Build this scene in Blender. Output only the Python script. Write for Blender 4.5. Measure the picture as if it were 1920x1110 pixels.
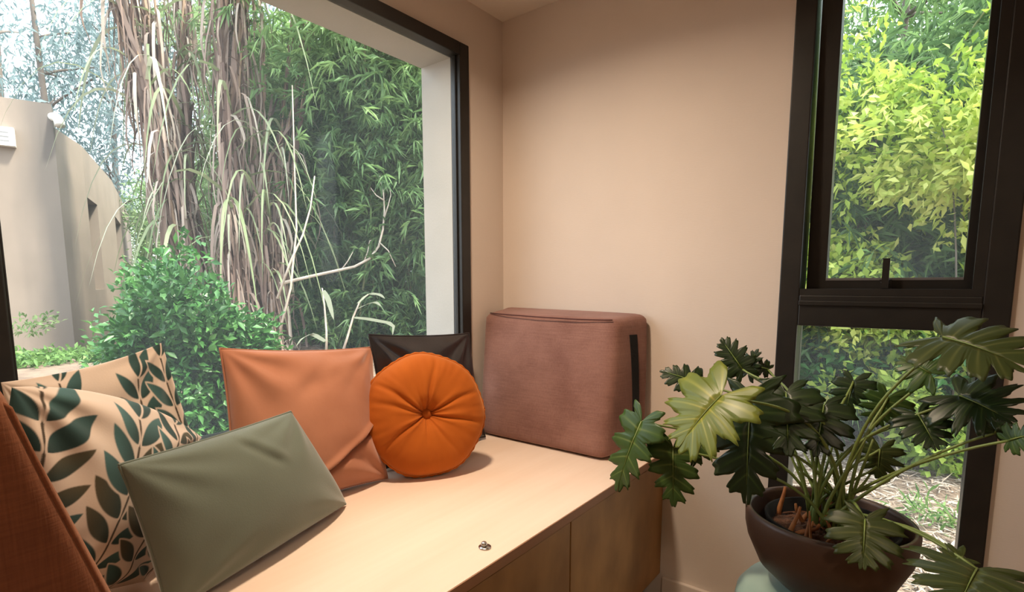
import bpy, bmesh, math, random
import numpy as np
from mathutils import Vector, Matrix

for o in list(bpy.data.objects):
    bpy.data.objects.remove(o, do_unlink=True)
S = bpy.context.scene
COL = S.collection

# ------------------------------------------------------------------ camera
FPX, PX0, PY0 = 999.3, 933.6, 650.9
RT = np.array([0.780452, 0.625204, -0.003809])
DN = np.array([0.071966, -0.095885, -0.992787])
FW = np.array([-0.621060, 0.774549, -0.119827])
CAM = np.array([1.2265, -1.5626, 1.0])
cd = bpy.data.cameras.new('camera'); cam = bpy.data.objects.new('camera', cd); COL.objects.link(cam)
cd.sensor_fit = 'HORIZONTAL'; cd.sensor_width = 36.0; cd.lens = FPX / 1920 * 36
cd.shift_x = (960 - PX0) / 1920; cd.shift_y = (PY0 - 555) / 1920
cd.clip_start = 0.03; cd.clip_end = 300
m = Matrix.Identity(4)
for i in range(3):
    m[i][0] = RT[i]; m[i][1] = -DN[i]; m[i][2] = -FW[i]; m[i][3] = CAM[i]
cam.matrix_world = m
S.camera = cam

# ------------------------------------------------------------------ world, sun, exposure
S.view_settings.view_transform = 'Standard'; S.view_settings.look = 'None'
S.view_settings.gamma = 1.0; S.view_settings.exposure = 0.0
S.view_settings.use_curve_mapping = False
W = bpy.data.worlds.new('sky'); S.world = W; W.use_nodes = True
wn = W.node_tree.nodes; wl = W.node_tree.links
bg = wn['Background']
sky = wn.new('ShaderNodeTexSky'); sky.sky_type = 'NISHITA'; sky.sun_disc = False
sky.sun_elevation = math.radians(58); sky.sun_rotation = math.radians(63)
sky.dust_density = 4.0; sky.air_density = 1.0; sky.ozone_density = 1.0
hz = wn.new('ShaderNodeMix'); hz.data_type = 'RGBA'; hz.inputs[0].default_value = 0.55
hz.inputs[7].default_value = (8.2, 8.8, 9.2, 1)          # milky high haze, even over the whole dome
wl.new(sky.outputs[0], hz.inputs[6]); wl.new(hz.outputs[2], bg.inputs['Color'])
bg.inputs['Strength'].default_value = 0.62
sd = bpy.data.lights.new('sun', 'SUN'); sun = bpy.data.objects.new('sun', sd); COL.objects.link(sun)
sd.energy = 10.0; sd.angle = math.radians(6); sd.color = (1.0, 0.93, 0.78)
_az = np.array([0.80, 0.42]); _az /= np.linalg.norm(_az); _el = math.radians(58)
sdir = Vector((-_az[0] * math.cos(_el), -_az[1] * math.cos(_el), -math.sin(_el)))
sun.rotation_euler = sdir.to_track_quat('-Z', 'Y').to_euler()

LAMP_BENCH = 15.0     # W, downlight over the window seat
LAMP_FILL = 9.0      # W, unseen ceiling lamp added as fill behind the camera

# ------------------------------------------------------------------ helpers
rng = np.random.default_rng(7)

def at(px, py, ax, v):
    """point where the sight line of a photo pixel meets the plane axis=v (used for measuring)"""
    d = RT * (px - PX0) / FPX + DN * (py - PY0) / FPX + FW
    t = (v - CAM[ax]) / d[ax]
    return CAM + t * d

def deep(px, py, dep):
    return CAM + dep * (RT * (px - PX0) / FPX + DN * (py - PY0) / FPX + FW)

def tag(o, label=None, cat=None, group=None, kind=None):
    if label: o['label'] = label
    if cat: o['category'] = cat
    if group: o['group'] = group
    if kind: o['kind'] = kind
    return o

def empty(name, loc=(0, 0, 0), parent=None):
    o = bpy.data.objects.new(name, None); COL.objects.link(o); o.location = loc
    o.empty_display_size = 0.05
    if parent: o.parent = parent
    return o

def link(name, me, mat=None, parent=None, smooth=False):
    o = bpy.data.objects.new(name, me); COL.objects.link(o)
    if mat is not None:
        me.materials.clear(); me.materials.append(mat)
    if smooth and len(me.polygons):
        me.polygons.foreach_set('use_smooth', np.ones(len(me.polygons), dtype=bool))
    if parent is not None:
        o.parent = parent
        pl = parent.matrix_basis.inverted()
        if parent.parent is not None:
            pl = (parent.parent.matrix_basis @ parent.matrix_basis).inverted() if parent.type == 'EMPTY' or True else pl
        o.matrix_basis = pl
    return o

def mesh_np(name, V, F, mat=None, parent=None, smooth=False, attr=None):
    """V (n,3); F (m,k) int array or list of faces, in world coordinates"""
    me = bpy.data.meshes.new(name)
    V = np.asarray(V, dtype=np.float32)
    if isinstance(F, np.ndarray):
        k = F.shape[1]; n = F.shape[0]
        me.vertices.add(len(V)); me.vertices.foreach_set('co', V.ravel())
        me.loops.add(n * k); me.loops.foreach_set('vertex_index', F.astype(np.int32).ravel())
        me.polygons.add(n)
        me.polygons.foreach_set('loop_start', np.arange(0, n * k, k, dtype=np.int32))
        me.update(calc_edges=True)
    else:
        me.from_pydata([tuple(map(float, v)) for v in V], [], F)
    if attr is not None:
        for an, av in attr.items():
            av = np.asarray(av, dtype=np.float32)
            if av.ndim == 1:
                a = me.attributes.new(an, 'FLOAT', 'POINT'); a.data.foreach_set('value', av)
            else:
                a = me.attributes.new(an, 'FLOAT_COLOR', 'POINT')
                c = np.ones((len(av), 4), np.float32); c[:, :3] = av
                a.data.foreach_set('color', c.ravel())
    me.validate(); me.update()
    return link(name, me, mat, parent, smooth)

def box(name, lo, hi, mat, parent=None, bev=0.0, seg=2):
    bm = bmesh.new(); bmesh.ops.create_cube(bm, size=1)
    lo = np.array(lo, float); hi = np.array(hi, float)
    for v in bm.verts:
        for i in range(3):
            v.co[i] = lo[i] if v.co[i] < 0 else hi[i]
    if bev > 0:
        bmesh.ops.bevel(bm, geom=bm.edges[:], offset=bev, segments=seg, affect='EDGES', profile=0.6)
    me = bpy.data.meshes.new(name); bm.to_mesh(me); bm.free()
    return link(name, me, mat, parent, bev > 0 and seg > 2)

def panel_with_holes(name, p0, p1, z0, z1, thick, holes, mat, parent=None):
    """upright wall from plan point p0 to p1, thickness to the left of p0->p1, holes [(s0,s1,za,zb)]"""
    p0 = np.array(p0, float); p1 = np.array(p1, float)
    d = p1 - p0; Ln = np.linalg.norm(d); d /= Ln; nrm = np.array([-d[1], d[0]]) * thick
    ss = sorted({0, Ln} | {h[0] for h in holes} | {h[1] for h in holes})
    zs = sorted({z0, z1} | {h[2] for h in holes} | {h[3] for h in holes})
    solid = {}
    for i in range(len(ss) - 1):
        for j in range(len(zs) - 1):
            a = (ss[i] + ss[i + 1]) / 2; b = (zs[j] + zs[j + 1]) / 2
            solid[i, j] = not any(h[0] < a < h[1] and h[2] < b < h[3] for h in holes)
    V = []; idx = {}; F = []
    def vid(i, j, k):
        if (i, j, k) not in idx:
            q = p0 + d * ss[i] + nrm * k
            idx[i, j, k] = len(V); V.append((q[0], q[1], zs[j]))
        return idx[i, j, k]
    for (i, j), s in solid.items():
        if not s: continue
        F.append((vid(i, j, 0), vid(i + 1, j, 0), vid(i + 1, j + 1, 0), vid(i, j + 1, 0)))
        F.append((vid(i, j, 1), vid(i, j + 1, 1), vid(i + 1, j + 1, 1), vid(i + 1, j, 1)))
        if not solid.get((i - 1, j)): F.append((vid(i, j, 0), vid(i, j + 1, 0), vid(i, j + 1, 1), vid(i, j, 1)))
        if not solid.get((i + 1, j)): F.append((vid(i + 1, j, 0), vid(i + 1, j, 1), vid(i + 1, j + 1, 1), vid(i + 1, j + 1, 0)))
        if not solid.get((i, j - 1)): F.append((vid(i, j, 0), vid(i, j, 1), vid(i + 1, j, 1), vid(i + 1, j, 0)))
        if not solid.get((i, j + 1)): F.append((vid(i, j + 1, 0), vid(i + 1, j + 1, 0), vid(i + 1, j + 1, 1), vid(i, j + 1, 1)))
    if thick < 0: F = [f[::-1] for f in F]
    return mesh_np(name, np.array(V), F, mat, parent)

def tube_arrays(pts, rad, sides=6, caps=True):
    pts = np.asarray(pts, float); n = len(pts); rad = np.broadcast_to(np.asarray(rad, float), (n,))
    T = np.gradient(pts, axis=0); T /= np.linalg.norm(T, axis=1)[:, None] + 1e-9
    ref = np.array([0, 0, 1.0]) if abs(T[0, 2]) < 0.9 else np.array([1.0, 0, 0])
    A = np.cross(T, ref); A /= np.linalg.norm(A, axis=1)[:, None] + 1e-9
    B = np.cross(T, A)
    an = np.linspace(0, 2 * np.pi, sides, endpoint=False)
    V = pts[:, None, :] + rad[:, None, None] * (A[:, None, :] * np.cos(an)[None, :, None] + B[:, None, :] * np.sin(an)[None, :, None])
    V = V.reshape(-1, 3); F = []
    for i in range(n - 1):
        for k in range(sides):
            a = i * sides + k; b = i * sides + (k + 1) % sides
            F.append((a, b, b + sides, a + sides))
    if caps:
        F.append(tuple(range(sides))[::-1]); F.append(tuple((n - 1) * sides + k for k in range(sides)))
    return V, F

def tube(name, pts, rad, mat, parent=None, sides=8):
    V, F = tube_arrays(pts, rad, sides)
    return mesh_np(name, V, F, mat, parent, smooth=True)

def bez(p0, p1, p2, p3, n=12):
    t = np.linspace(0, 1, n)[:, None]
    p0, p1, p2, p3 = [np.asarray(p, float) for p in (p0, p1, p2, p3)]
    return (1 - t) ** 3 * p0 + 3 * t * (1 - t) ** 2 * p1 + 3 * t * t * (1 - t) * p2 + t ** 3 * p3

def lathe(name, prof, center, mat, parent=None, n=48, smooth=True):
    prof = np.asarray(prof, float); an = np.linspace(0, 2 * np.pi, n, endpoint=False)
    V = np.zeros((len(prof), n, 3))
    V[:, :, 0] = prof[:, 0:1] * np.cos(an) + center[0]; V[:, :, 1] = prof[:, 0:1] * np.sin(an) + center[1]
    V[:, :, 2] = prof[:, 1:2] + center[2]
    F = []
    for i in range(len(prof) - 1):
        for k in range(n):
            a = i * n + k; b = i * n + (k + 1) % n
            F.append((a, b, b + n, a + n))
    if prof[0, 0] > 1e-4: F.append(tuple(range(n))[::-1])
    if prof[-1, 0] > 1e-4: F.append(tuple((len(prof) - 1) * n + k for k in range(n)))
    return mesh_np(name, V.reshape(-1, 3), F, mat, parent, smooth)

# ------------------------------------------------------------------ materials
def nodes_of(name):
    M = bpy.data.materials.new(name); M.use_nodes = True
    nt = M.node_tree; return M, nt, nt.nodes['Principled BSDF']

def ramp(nt, cols):
    r = nt.nodes.new('ShaderNodeValToRGB')
    while len(r.color_ramp.elements) < len(cols): r.color_ramp.elements.new(0.5)
    for e, (p, c) in zip(r.color_ramp.elements, cols):
        e.position = p; e.color = (*c, 1)
    return r

def noise(nt, scale, detail=3, vec=None, rough=0.5):
    n = nt.nodes.new('ShaderNodeTexNoise'); n.inputs['Scale'].default_value = scale
    n.inputs['Detail'].default_value = detail; n.inputs['Roughness'].default_value = rough
    if vec is not None: nt.links.new(vec, n.inputs['Vector'])
    return n

def mapped(nt, scale=(1, 1, 1), coord='Object'):
    tc = nt.nodes.new('ShaderNodeTexCoord'); mp = nt.nodes.new('ShaderNodeMapping')
    mp.inputs['Scale'].default_value = scale; nt.links.new(tc.outputs[coord], mp.inputs['Vector'])
    return mp.outputs['Vector']

def basic(name, c1, c2=None, scale=8, rough=0.6, stretch=(1, 1, 1), bump=0.0, bscale=60, bdist=0.002, bstretch=None,
          spec=0.5, sheen=0.0, sheen_tint=None, metal=0.0, detail=4, lohi=(0.35, 0.65)):
    M, nt, b = nodes_of(name)
    b.inputs['Roughness'].default_value = rough; b.inputs['Metallic'].default_value = metal
    b.inputs['Specular IOR Level'].default_value = spec
    if sheen:
        b.inputs['Sheen Weight'].default_value = sheen; b.inputs['Sheen Roughness'].default_value = 0.4
        b.inputs['Sheen Tint'].default_value = (*(sheen_tint or (1, 1, 1)), 1)
    if c2 is None: c2 = tuple(x * 0.85 for x in c1)
    n = noise(nt, scale, detail, mapped(nt, stretch))
    r = ramp(nt, [(lohi[0], c1), (lohi[1], c2)])
    nt.links.new(n.outputs['Fac'], r.inputs[0]); nt.links.new(r.outputs[0], b.inputs['Base Color'])
    if bump:
        n2 = noise(nt, bscale, 3, mapped(nt, bstretch or (1, 1, 1)))
        bp = nt.nodes.new('ShaderNodeBump'); bp.inputs['Strength'].default_value = bump
        bp.inputs['Distance'].default_value = bdist
        nt.links.new(n2.outputs['Fac'], bp.inputs['Height']); nt.links.new(bp.outputs[0], b.inputs['Normal'])
    return M

def woven(name, c1, c2, cells=900, rough=0.9, sheen=0.2, mottling=7, amt=0.5, sheen_tint=None):
    """linen-like weave: warp and weft threads of slightly different colour"""
    M, nt, b = nodes_of(name)
    b.inputs['Roughness'].default_value = rough; b.inputs['Specular IOR Level'].default_value = 0.2
    b.inputs['Sheen Weight'].default_value = sheen
    if sheen_tint: b.inputs['Sheen Tint'].default_value = (*sheen_tint, 1)
    a = noise(nt, 1.0, 2, mapped(nt, (cells, cells, 14)))
    c = noise(nt, 1.0, 2, mapped(nt, (18, 18, cells)))
    g = noise(nt, mottling, 3, mapped(nt))
    ad = nt.nodes.new('ShaderNodeMath'); ad.operation = 'ADD'
    nt.links.new(a.outputs[0], ad.inputs[0]); nt.links.new(c.outputs[0], ad.inputs[1])
    ad2 = nt.nodes.new('ShaderNodeMath'); ad2.operation = 'MULTIPLY_ADD'; ad2.inputs[1].default_value = amt
    nt.links.new(ad.outputs[0], ad2.inputs[0]); nt.links.new(g.outputs[0], ad2.inputs[2])
    mr = nt.nodes.new('ShaderNodeMapRange'); mr.inputs[1].default_value = 0.3 + amt * 0.8; mr.inputs[2].default_value = 0.7 + amt * 1.2
    nt.links.new(ad2.outputs[0], mr.inputs[0])
    r = ramp(nt, [(0, c1), (1, c2)])
    nt.links.new(mr.outputs[0], r.inputs[0]); nt.links.new(r.outputs[0], b.inputs['Base Color'])
    bp = nt.nodes.new('ShaderNodeBump'); bp.inputs['Strength'].default_value = 0.35; bp.inputs['Distance'].default_value = 0.001
    nt.links.new(ad.outputs[0], bp.inputs['Height']); nt.links.new(bp.outputs[0], b.inputs['Normal'])
    return M

def wood(name, c1, c2, axis=1, rough=0.45, fine=90):
    M, nt, b = nodes_of(name)
    b.inputs['Roughness'].default_value = rough; b.inputs['Specular IOR Level'].default_value = 0.4
    st = [14, 14, 14]; st[axis] = 1.2
    s2 = [fine, fine, fine]; s2[axis] = 4
    n1 = noise(nt, 1.0, 4, mapped(nt, st)); n2 = noise(nt, 1.0, 3, mapped(nt, s2))
    ad = nt.nodes.new('ShaderNodeMath'); ad.operation = 'MULTIPLY_ADD'; ad.inputs[1].default_value = 0.45
    nt.links.new(n2.outputs[0], ad.inputs[0]); nt.links.new(n1.outputs[0], ad.inputs[2])
    mr = nt.nodes.new('ShaderNodeMapRange'); mr.inputs[1].default_value = 0.5; mr.inputs[2].default_value = 0.95
    nt.links.new(ad.outputs[0], mr.inputs[0])
    r = ramp(nt, [(0, c1), (1, c2)])
    nt.links.new(mr.outputs[0], r.inputs[0]); nt.links.new(r.outputs[0], b.inputs['Base Color'])
    return M

def leafmat(name, cols, trans=0.35, rough=0.5, spec=0.3):
    """foliage: colour from the per-leaf attribute tint, part of the light passes through the blade"""
    M = bpy.data.materials.new(name); M.use_nodes = True; nt = M.node_tree; b = nt.nodes['Principled BSDF']
    out = nt.nodes['Material Output']
    a = nt.nodes.new('ShaderNodeAttribute'); a.attribute_name = 'tint'
    r = ramp(nt, [(i / (len(cols) - 1), c) for i, c in enumerate(cols)])
    nt.links.new(a.outputs['Fac'], r.inputs[0]); nt.links.new(r.outputs[0], b.inputs['Base Color'])
    b.inputs['Roughness'].default_value = rough; b.inputs['Specular IOR Level'].default_value = spec
    tr = nt.nodes.new('ShaderNodeBsdfTranslucent'); nt.links.new(r.outputs[0], tr.inputs['Color'])
    mx = nt.nodes.new('ShaderNodeMixShader'); mx.inputs[0].default_value = trans
    nt.links.new(b.outputs[0], mx.inputs[1]); nt.links.new(tr.outputs[0], mx.inputs[2]); nt.links.new(mx.outputs[0], out.inputs['Surface'])
    return M

def glassmat():
    M = bpy.data.materials.new('window_glass'); M.use_nodes = True; nt = M.node_tree
    nt.nodes.remove(nt.nodes['Principled BSDF']); out = nt.nodes['Material Output']
    t = nt.nodes.new('ShaderNodeBsdfTransparent'); g = nt.nodes.new('ShaderNodeBsdfGlossy')
    g.inputs['Roughness'].default_value = 0.02; t.inputs['Color'].default_value = (0.97, 0.985, 0.975, 1)
    lw = nt.nodes.new('ShaderNodeLayerWeight'); lw.inputs['Blend'].default_value = 0.5
    pw = nt.nodes.new('ShaderNodeMath'); pw.operation = 'POWER'; pw.inputs[1].default_value = 5.0; nt.links.new(lw.outputs['Facing'], pw.inputs[0])
    fr = nt.nodes.new('ShaderNodeMath'); fr.operation = 'MULTIPLY_ADD'; fr.inputs[1].default_value = 0.5; fr.inputs[2].default_value = 0.006
    nt.links.new(pw.outputs[0], fr.inputs[0])
    mx = nt.nodes.new('ShaderNodeMixShader')
    nt.links.new(fr.outputs[0], mx.inputs[0]); nt.links.new(t.outputs[0], mx.inputs[1]); nt.links.new(g.outputs[0], mx.inputs[2])
    # added translucent share: lays a pale hazy veil over the view
    tl = nt.nodes.new('ShaderNodeBsdfTranslucent'); tl.inputs['Color'].default_value = (0.90, 0.95, 1.0, 1)
    dm = nt.nodes.new('ShaderNodeMixShader'); n = noise(nt, 3.0, 3, mapped(nt)); mr = nt.nodes.new('ShaderNodeMapRange')
    mr.inputs[3].default_value = 0.012; mr.inputs[4].default_value = 0.036; nt.links.new(n.outputs[0], mr.inputs[0]); nt.links.new(mr.outputs[0], dm.inputs[0])
    nt.links.new(mx.outputs[0], dm.inputs[1]); nt.links.new(tl.outputs[0], dm.inputs[2])
    nt.links.new(dm.outputs[0], out.inputs['Surface'])
    return M

def emitmat(name, col, s):
    M = bpy.data.materials.new(name); M.use_nodes = True; nt = M.node_tree
    b = nt.nodes['Principled BSDF']; b.inputs['Emission Color'].default_value = (*col, 1); b.inputs['Emission Strength'].default_value = s
    return M

M_WALL = basic('wall_paint', (0.685, 0.59, 0.515), (0.65, 0.56, 0.49), 3, 0.8, bump=0.25, bscale=1, bdist=0.001, bstretch=(60, 60, 420), spec=0.2)
M_CEIL = basic('ceiling_paint', (0.76, 0.68, 0.58), (0.73, 0.65, 0.56), 3, 0.9)
M_STUCCO = basic('stucco_exterior', (0.52, 0.49, 0.45), (0.48, 0.455, 0.415), 5, 0.9, bump=0.3, bscale=150)
M_FLOOR = wood('floor_boards', (0.30, 0.17, 0.08), (0.22, 0.12, 0.055), 1, 0.4)
M_FRAME = basic('dark_aluminium', (0.012, 0.011, 0.010), (0.017, 0.015, 0.013), 20, 0.38, spec=0.4)
M_GLASS = glassmat()
M_BENCHTOP = wood('pale_laminate', (0.88, 0.705, 0.57), (0.83, 0.645, 0.51), 1, 0.36)
M_BENCHEDGE = wood('laminate_edge', (0.34, 0.17, 0.085), (0.28, 0.135, 0.065), 1, 0.5)
M_DOOR = basic('bench_door_veneer', (0.36, 0.185, 0.062), (0.21, 0.100, 0.030), 4, 0.5, stretch=(2, 2, 1.2), detail=5)
M_PLINTH = basic('plinth_dark', (0.10, 0.055, 0.03), None, 6, 0.6)
M_ROOF = basic('roof_metal', (0.25, 0.25, 0.25), None, 4, 0.5)
M_STEEL = basic('steel', (0.62, 0.60, 0.56), None, 30, 0.25, metal=1.0)

# ------------------------------------------------------------------ the room (corner of the two walls = origin)
ZC, ZT, TH = 1.905, 2.05, 0.16
def struct(o): o['kind'] = 'structure'; return o

struct(box('floor', (-0.16, -3.36, -0.10), (2.86, 0.16, 0.0), M_FLOOR))
struct(box('ceiling', (0, -3.2, ZC), (2.7, 0, ZT), M_CEIL))
struct(box('roof', (-0.45, -3.7, ZT), (3.2, 0.62, ZT + 0.14), M_ROOF))  # unseen; back overhang added to keep sun out of the slim window
# left wall: inner leaf carries the window frame, outer leaf is the stucco reveal
WY0, WY1, WZ0, WZ1 = -1.442, -0.192, 0.60, 1.761           # frame outside
GY0, GY1, GZ0, GZ1 = -1.376, -0.236, 0.660, 1.722           # clear opening
wl_ = panel_with_holes('wall_left', (0, 0), (0, -3.2), 0, ZT, -0.03, [(-WY1, -WY0, WZ0, WZ1)], M_WALL); struct(wl_)
struct(panel_with_holes('wall_left_exterior', (-0.03, 0.16), (-0.03, -3.36), -0.4, ZT, -0.135,
                        [(0.16 - GY1, 0.16 - GY0, GZ0 - 0.07, GZ1)], M_STUCCO))
# back wall with the tall slim window
SX0, SX1, SZ0, SZ1 = 0.924, 1.369, 0.12, 1.82
struct(panel_with_holes('wall_back', (0, 0), (2.7, 0), 0, ZT, 0.08, [(SX0, SX1, SZ0, SZ1)], M_WALL))
struct(panel_with_holes('wall_back_exterior', (-0.06, 0.08), (2.86, 0.08), -0.4, ZT, 0.08, [(SX0 + 0.06, SX1 + 0.06, SZ0, SZ1)], M_STUCCO))
struct(box('wall_right', (2.7, -3.36, -0.4), (2.86, 0.08, ZT), M_WALL))
struct(box('wall_front', (-0.06, -3.36, -0.4), (2.7, -3.2, ZT), M_WALL))
struct(box('wall_nook', (0, -1.78, 0), (0.64, -1.655, ZC), M_WALL))
struct(box('baseboard_back', (0.64, -0.014, 0), (2.7, 0, 0.08), M_WALL, bev=0.003))
struct(box('baseboard_right', (2.686, -3.2, 0), (2.7, -0.014, 0.08), M_WALL, bev=0.003))

w1 = struct(empty('window_1', (0, -0.815, 0.6)))
box('frame_stile', (-0.03, GY1, WZ0), (0.012, WY1, WZ1), M_FRAME, w1, 0.003)
box('frame_stile', (-0.03, WY0, WZ0), (0.012, GY0, WZ1), M_FRAME, w1, 0.003)
box('frame_rail', (-0.03, GY0, GZ1), (0.012, GY1, WZ1), M_FRAME, w1, 0.003)
box('frame_rail', (-0.03, GY0, WZ0), (0.012, GY1, GZ0), M_FRAME, w1, 0.003)
for (y0, y1, z0, z1) in ((GY1 - 0.006, GY1, GZ0, GZ1), (GY0, GY0 + 0.006, GZ0, GZ1)):
    box('glazing_bead', (-0.014, y0, z0), (-0.004, y1, z1), M_FRAME, w1, 0.002)
box('pane', (-0.022, GY0 + 0.0, GZ0 + 0.0), (-0.016, GY1 - 0.0, GZ1 - 0.0), M_GLASS, w1)

w2 = struct(empty('window_2', (1.146, 0.02, SZ0)))
F0, F1 = -0.008, 0.078
box('frame_stile', (SX0, F0, SZ0), (SX0 + 0.047, F1, SZ1), M_FRAME, w2, 0.003)
box('frame_stile', (SX1 - 0.047, F0, SZ0), (SX1, F1, SZ1), M_FRAME, w2, 0.003)
box('frame_rail', (SX0 + 0.047, F0, SZ1 - 0.045), (SX1 - 0.047, F1, SZ1), M_FRAME, w2, 0.003)
box('frame_rail', (SX0 + 0.047, F0, SZ0), (SX1 - 0.047, F1, SZ0 + 0.05), M_FRAME, w2, 0.003)
box('transom', (SX0 + 0.047, F0, 0.888), (SX1 - 0.047, F1, 0.966), M_FRAME, w2, 0.003)
box('transom_bead', (SX0 + 0.047, F0 - 0.006, 0.940), (SX1 - 0.047, F0, 0.952), M_FRAME, w2, 0.002)
box('pane', (SX0 + 0.047, 0.045, SZ0 + 0.05), (SX1 - 0.047, 0.051, 0.888), M_GLASS, w2)
box('frame_stop', (SX1 - 0.066, F0 + 0.002, 0.966), (SX1 - 0.047, 0.010, SZ1 - 0.045), M_FRAME, w2)
box('frame_stop', (SX0 + 0.047, F0 + 0.002, 0.966), (SX1 - 0.066, 0.006, 0.982), M_FRAME, w2)
# top-hung sash, ajar: hinged at the top, its foot pushed outwards
def sash():
    x0, x1, z0, z1 = SX0 + 0.053, SX1 - 0.050, 0.970, SZ1 - 0.048
    ix0, ix1, iz0, iz1 = x0 + 0.043, x1 - 0.030, z0 + 0.036, z1 - 0.04
    y0, y1 = 0.014, 0.052
    V = []; F = []
    def bx(lo, hi):
        n = len(V)
        for k in range(8): V.append([(lo, hi)[k >> j & 1][j] for j in range(3)])
        for f in ((0, 2, 3, 1), (4, 5, 7, 6), (0, 1, 5, 4), (2, 6, 7, 3), (0, 4, 6, 2), (1, 3, 7, 5)): F.append(tuple(n + i for i in f))
    bx((x0, y0, z0), (ix0, y1, z1)); bx((ix1, y0, z0), (x1, y1, z1)); bx((ix0, y0, z0), (ix1, y1, iz0)); bx((ix0, y0, iz1), (ix1, y1, z1))
    ang = math.radians(2.6); hy, hz_ = y0, z1
    def rot(P):
        P = np.array(P, float); y = P[:, 1] - hy; z = P[:, 2] - hz_
        P2 = P.copy(); P2[:, 1] = hy + y * math.cos(ang) - z * math.sin(ang); P2[:, 2] = hz_ + y * math.sin(ang) + z * math.cos(ang)
        return P2
    s = mesh_np('sash', rot(V), F, M_FRAME, w2)
    V.clear(); F.clear(); bx((ix0, 0.030, iz0), (ix1, 0.036, iz1)); mesh_np('pane', rot(V), F, M_GLASS, s)
    V.clear(); F.clear(); bx((ix0, 0.012, iz0 - 0.004), (ix1, 0.0145, iz0 + 0.002)); mesh_np('glazing_bead', rot(V), F, M_STEEL_DULL, s)
    V.clear(); F.clear()
    hx = 1.146
    bx((hx - 0.012, 0.004, z0 + 0.006), (hx + 0.012, 0.014, z0 + 0.034)); bx((hx - 0.009, -0.012, z0 + 0.012), (hx + 0.007, 0.006, z0 + 0.028))
    bx((hx - 0.007, -0.016, z0 + 0.014), (hx + 0.007, -0.006, z0 + 0.085))
    mesh_np('handle', rot(V), F, M_FRAME, s)
M_STEEL_DULL = basic('dull_aluminium', (0.30, 0.31, 0.33), None, 20, 0.35, metal=0.8)
sash()

# downlight over the seat, and an added fill lamp
def downlight(loc, r, watts, label, col=(1.0, 0.79, 0.58), spot=2.6, blend=0.8):
    t = empty('ceiling_downlight', (loc[0], loc[1], ZC)); tag(t, label, 'lamp')
    lathe('trim_ring', [(r * 1.25, -0.001), (r * 1.25, -0.008), (r * 1.0, -0.010), (r * 0.98, -0.004)], (loc[0], loc[1], ZC), M_CEIL, t, 32)
    lathe('diffuser', [(0.0005, -0.003), (r * 0.98, -0.004)], (loc[0], loc[1], ZC), emitmat('lamp_glow', col, 4.0), t, 32)
    ld = bpy.data.lights.new('downlight', 'AREA'); lo = bpy.data.objects.new('downlight_light', ld); COL.objects.link(lo)
    ld.shape = 'DISK'; ld.size = r * 2; ld.energy = watts; ld.color = col; ld.spread = math.radians(155)
    lo.parent = t; lo.location = (0, 0, -0.014)
    return t
downlight((0.42, -0.86), 0.06, LAMP_BENCH, 'warm round ceiling downlight above the window seat')
downlight((1.75, -2.05), 0.10, LAMP_FILL, 'wide warm fill downlight, added unseen in the middle of the room')
# ------------------------------------------------------------------ window seat
BX, BZ = 0.634, 0.484
top = empty('bench_board', (0.32, -0.82, BZ - 0.02)); tag(top, 'long pale wooden board forming the top of the window seat', 'bench')
box('board', (0.004, -1.652, BZ - 0.022), (BX - 0.002, -0.003, BZ), M_BENCHTOP, top, 0.001)
box('edge_band', (BX - 0.002, -1.652, BZ - 0.022), (BX, -0.003, BZ - 0.001), M_BENCHEDGE, top)
units = [(-0.003, -0.556, 'wooden bench cabinet under the seat, nearest the back wall and the plant'),
         (-0.558, -1.106, 'middle wooden bench cabinet under the seat, cut by the picture bottom'),
         (-1.108, -1.652, 'wooden bench cabinet under the seat, farthest from the back wall')]
for (ya, yb, lab) in units:
    c = empty('bench_cabinet', (0.32, (ya + yb) / 2, 0)); tag(c, lab, 'cabinet', 'cabinets under the window seat')
    box('carcass', (0.006, yb, 0.085), (BX - 0.022, ya, BZ - 0.0225), M_DOOR, c)
    box('door', (BX - 0.022, yb + 0.0015, 0.088), (BX - 0.003, ya - 0.0015, BZ - 0.026), M_DOOR, c, 0.0012)
    box('plinth', (0.03, yb, 0.001), (BX - 0.07, ya, 0.085), M_PLINTH, c)

# small metal fitting standing on the seat
fx, fy = 0.585, -0.806
b = empty('metal_fitting', (fx, fy, BZ)); tag(b, 'tiny shiny metal screw fitting lying on the bench top', 'screw')
lathe('washer', [(0.005, 0.0003), (0.0125, 0.0003), (0.0125, 0.0025), (0.005, 0.0025)], (fx, fy, BZ), M_STEEL, b, 20)
lathe('bolt_head', [(0.0005, 0.0115), (0.0045, 0.011), (0.0065, 0.008), (0.0065, 0.0025)], (fx - 0.002, fy, BZ), M_STEEL, b, 12)

# ------------------------------------------------------------------ cushions
def waves(P, seed, k, n=5, f=6.0):
    r = np.random.default_rng(seed); out = np.zeros(len(P))
    for i in range(n):
        d = r.normal(size=P.shape[1]); d /= np.linalg.norm(d); fr = f * (0.6 + r.random() * 1.2)
        out += np.sin(P @ d * fr + r.random() * 6.28) / n
    return out * k

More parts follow.
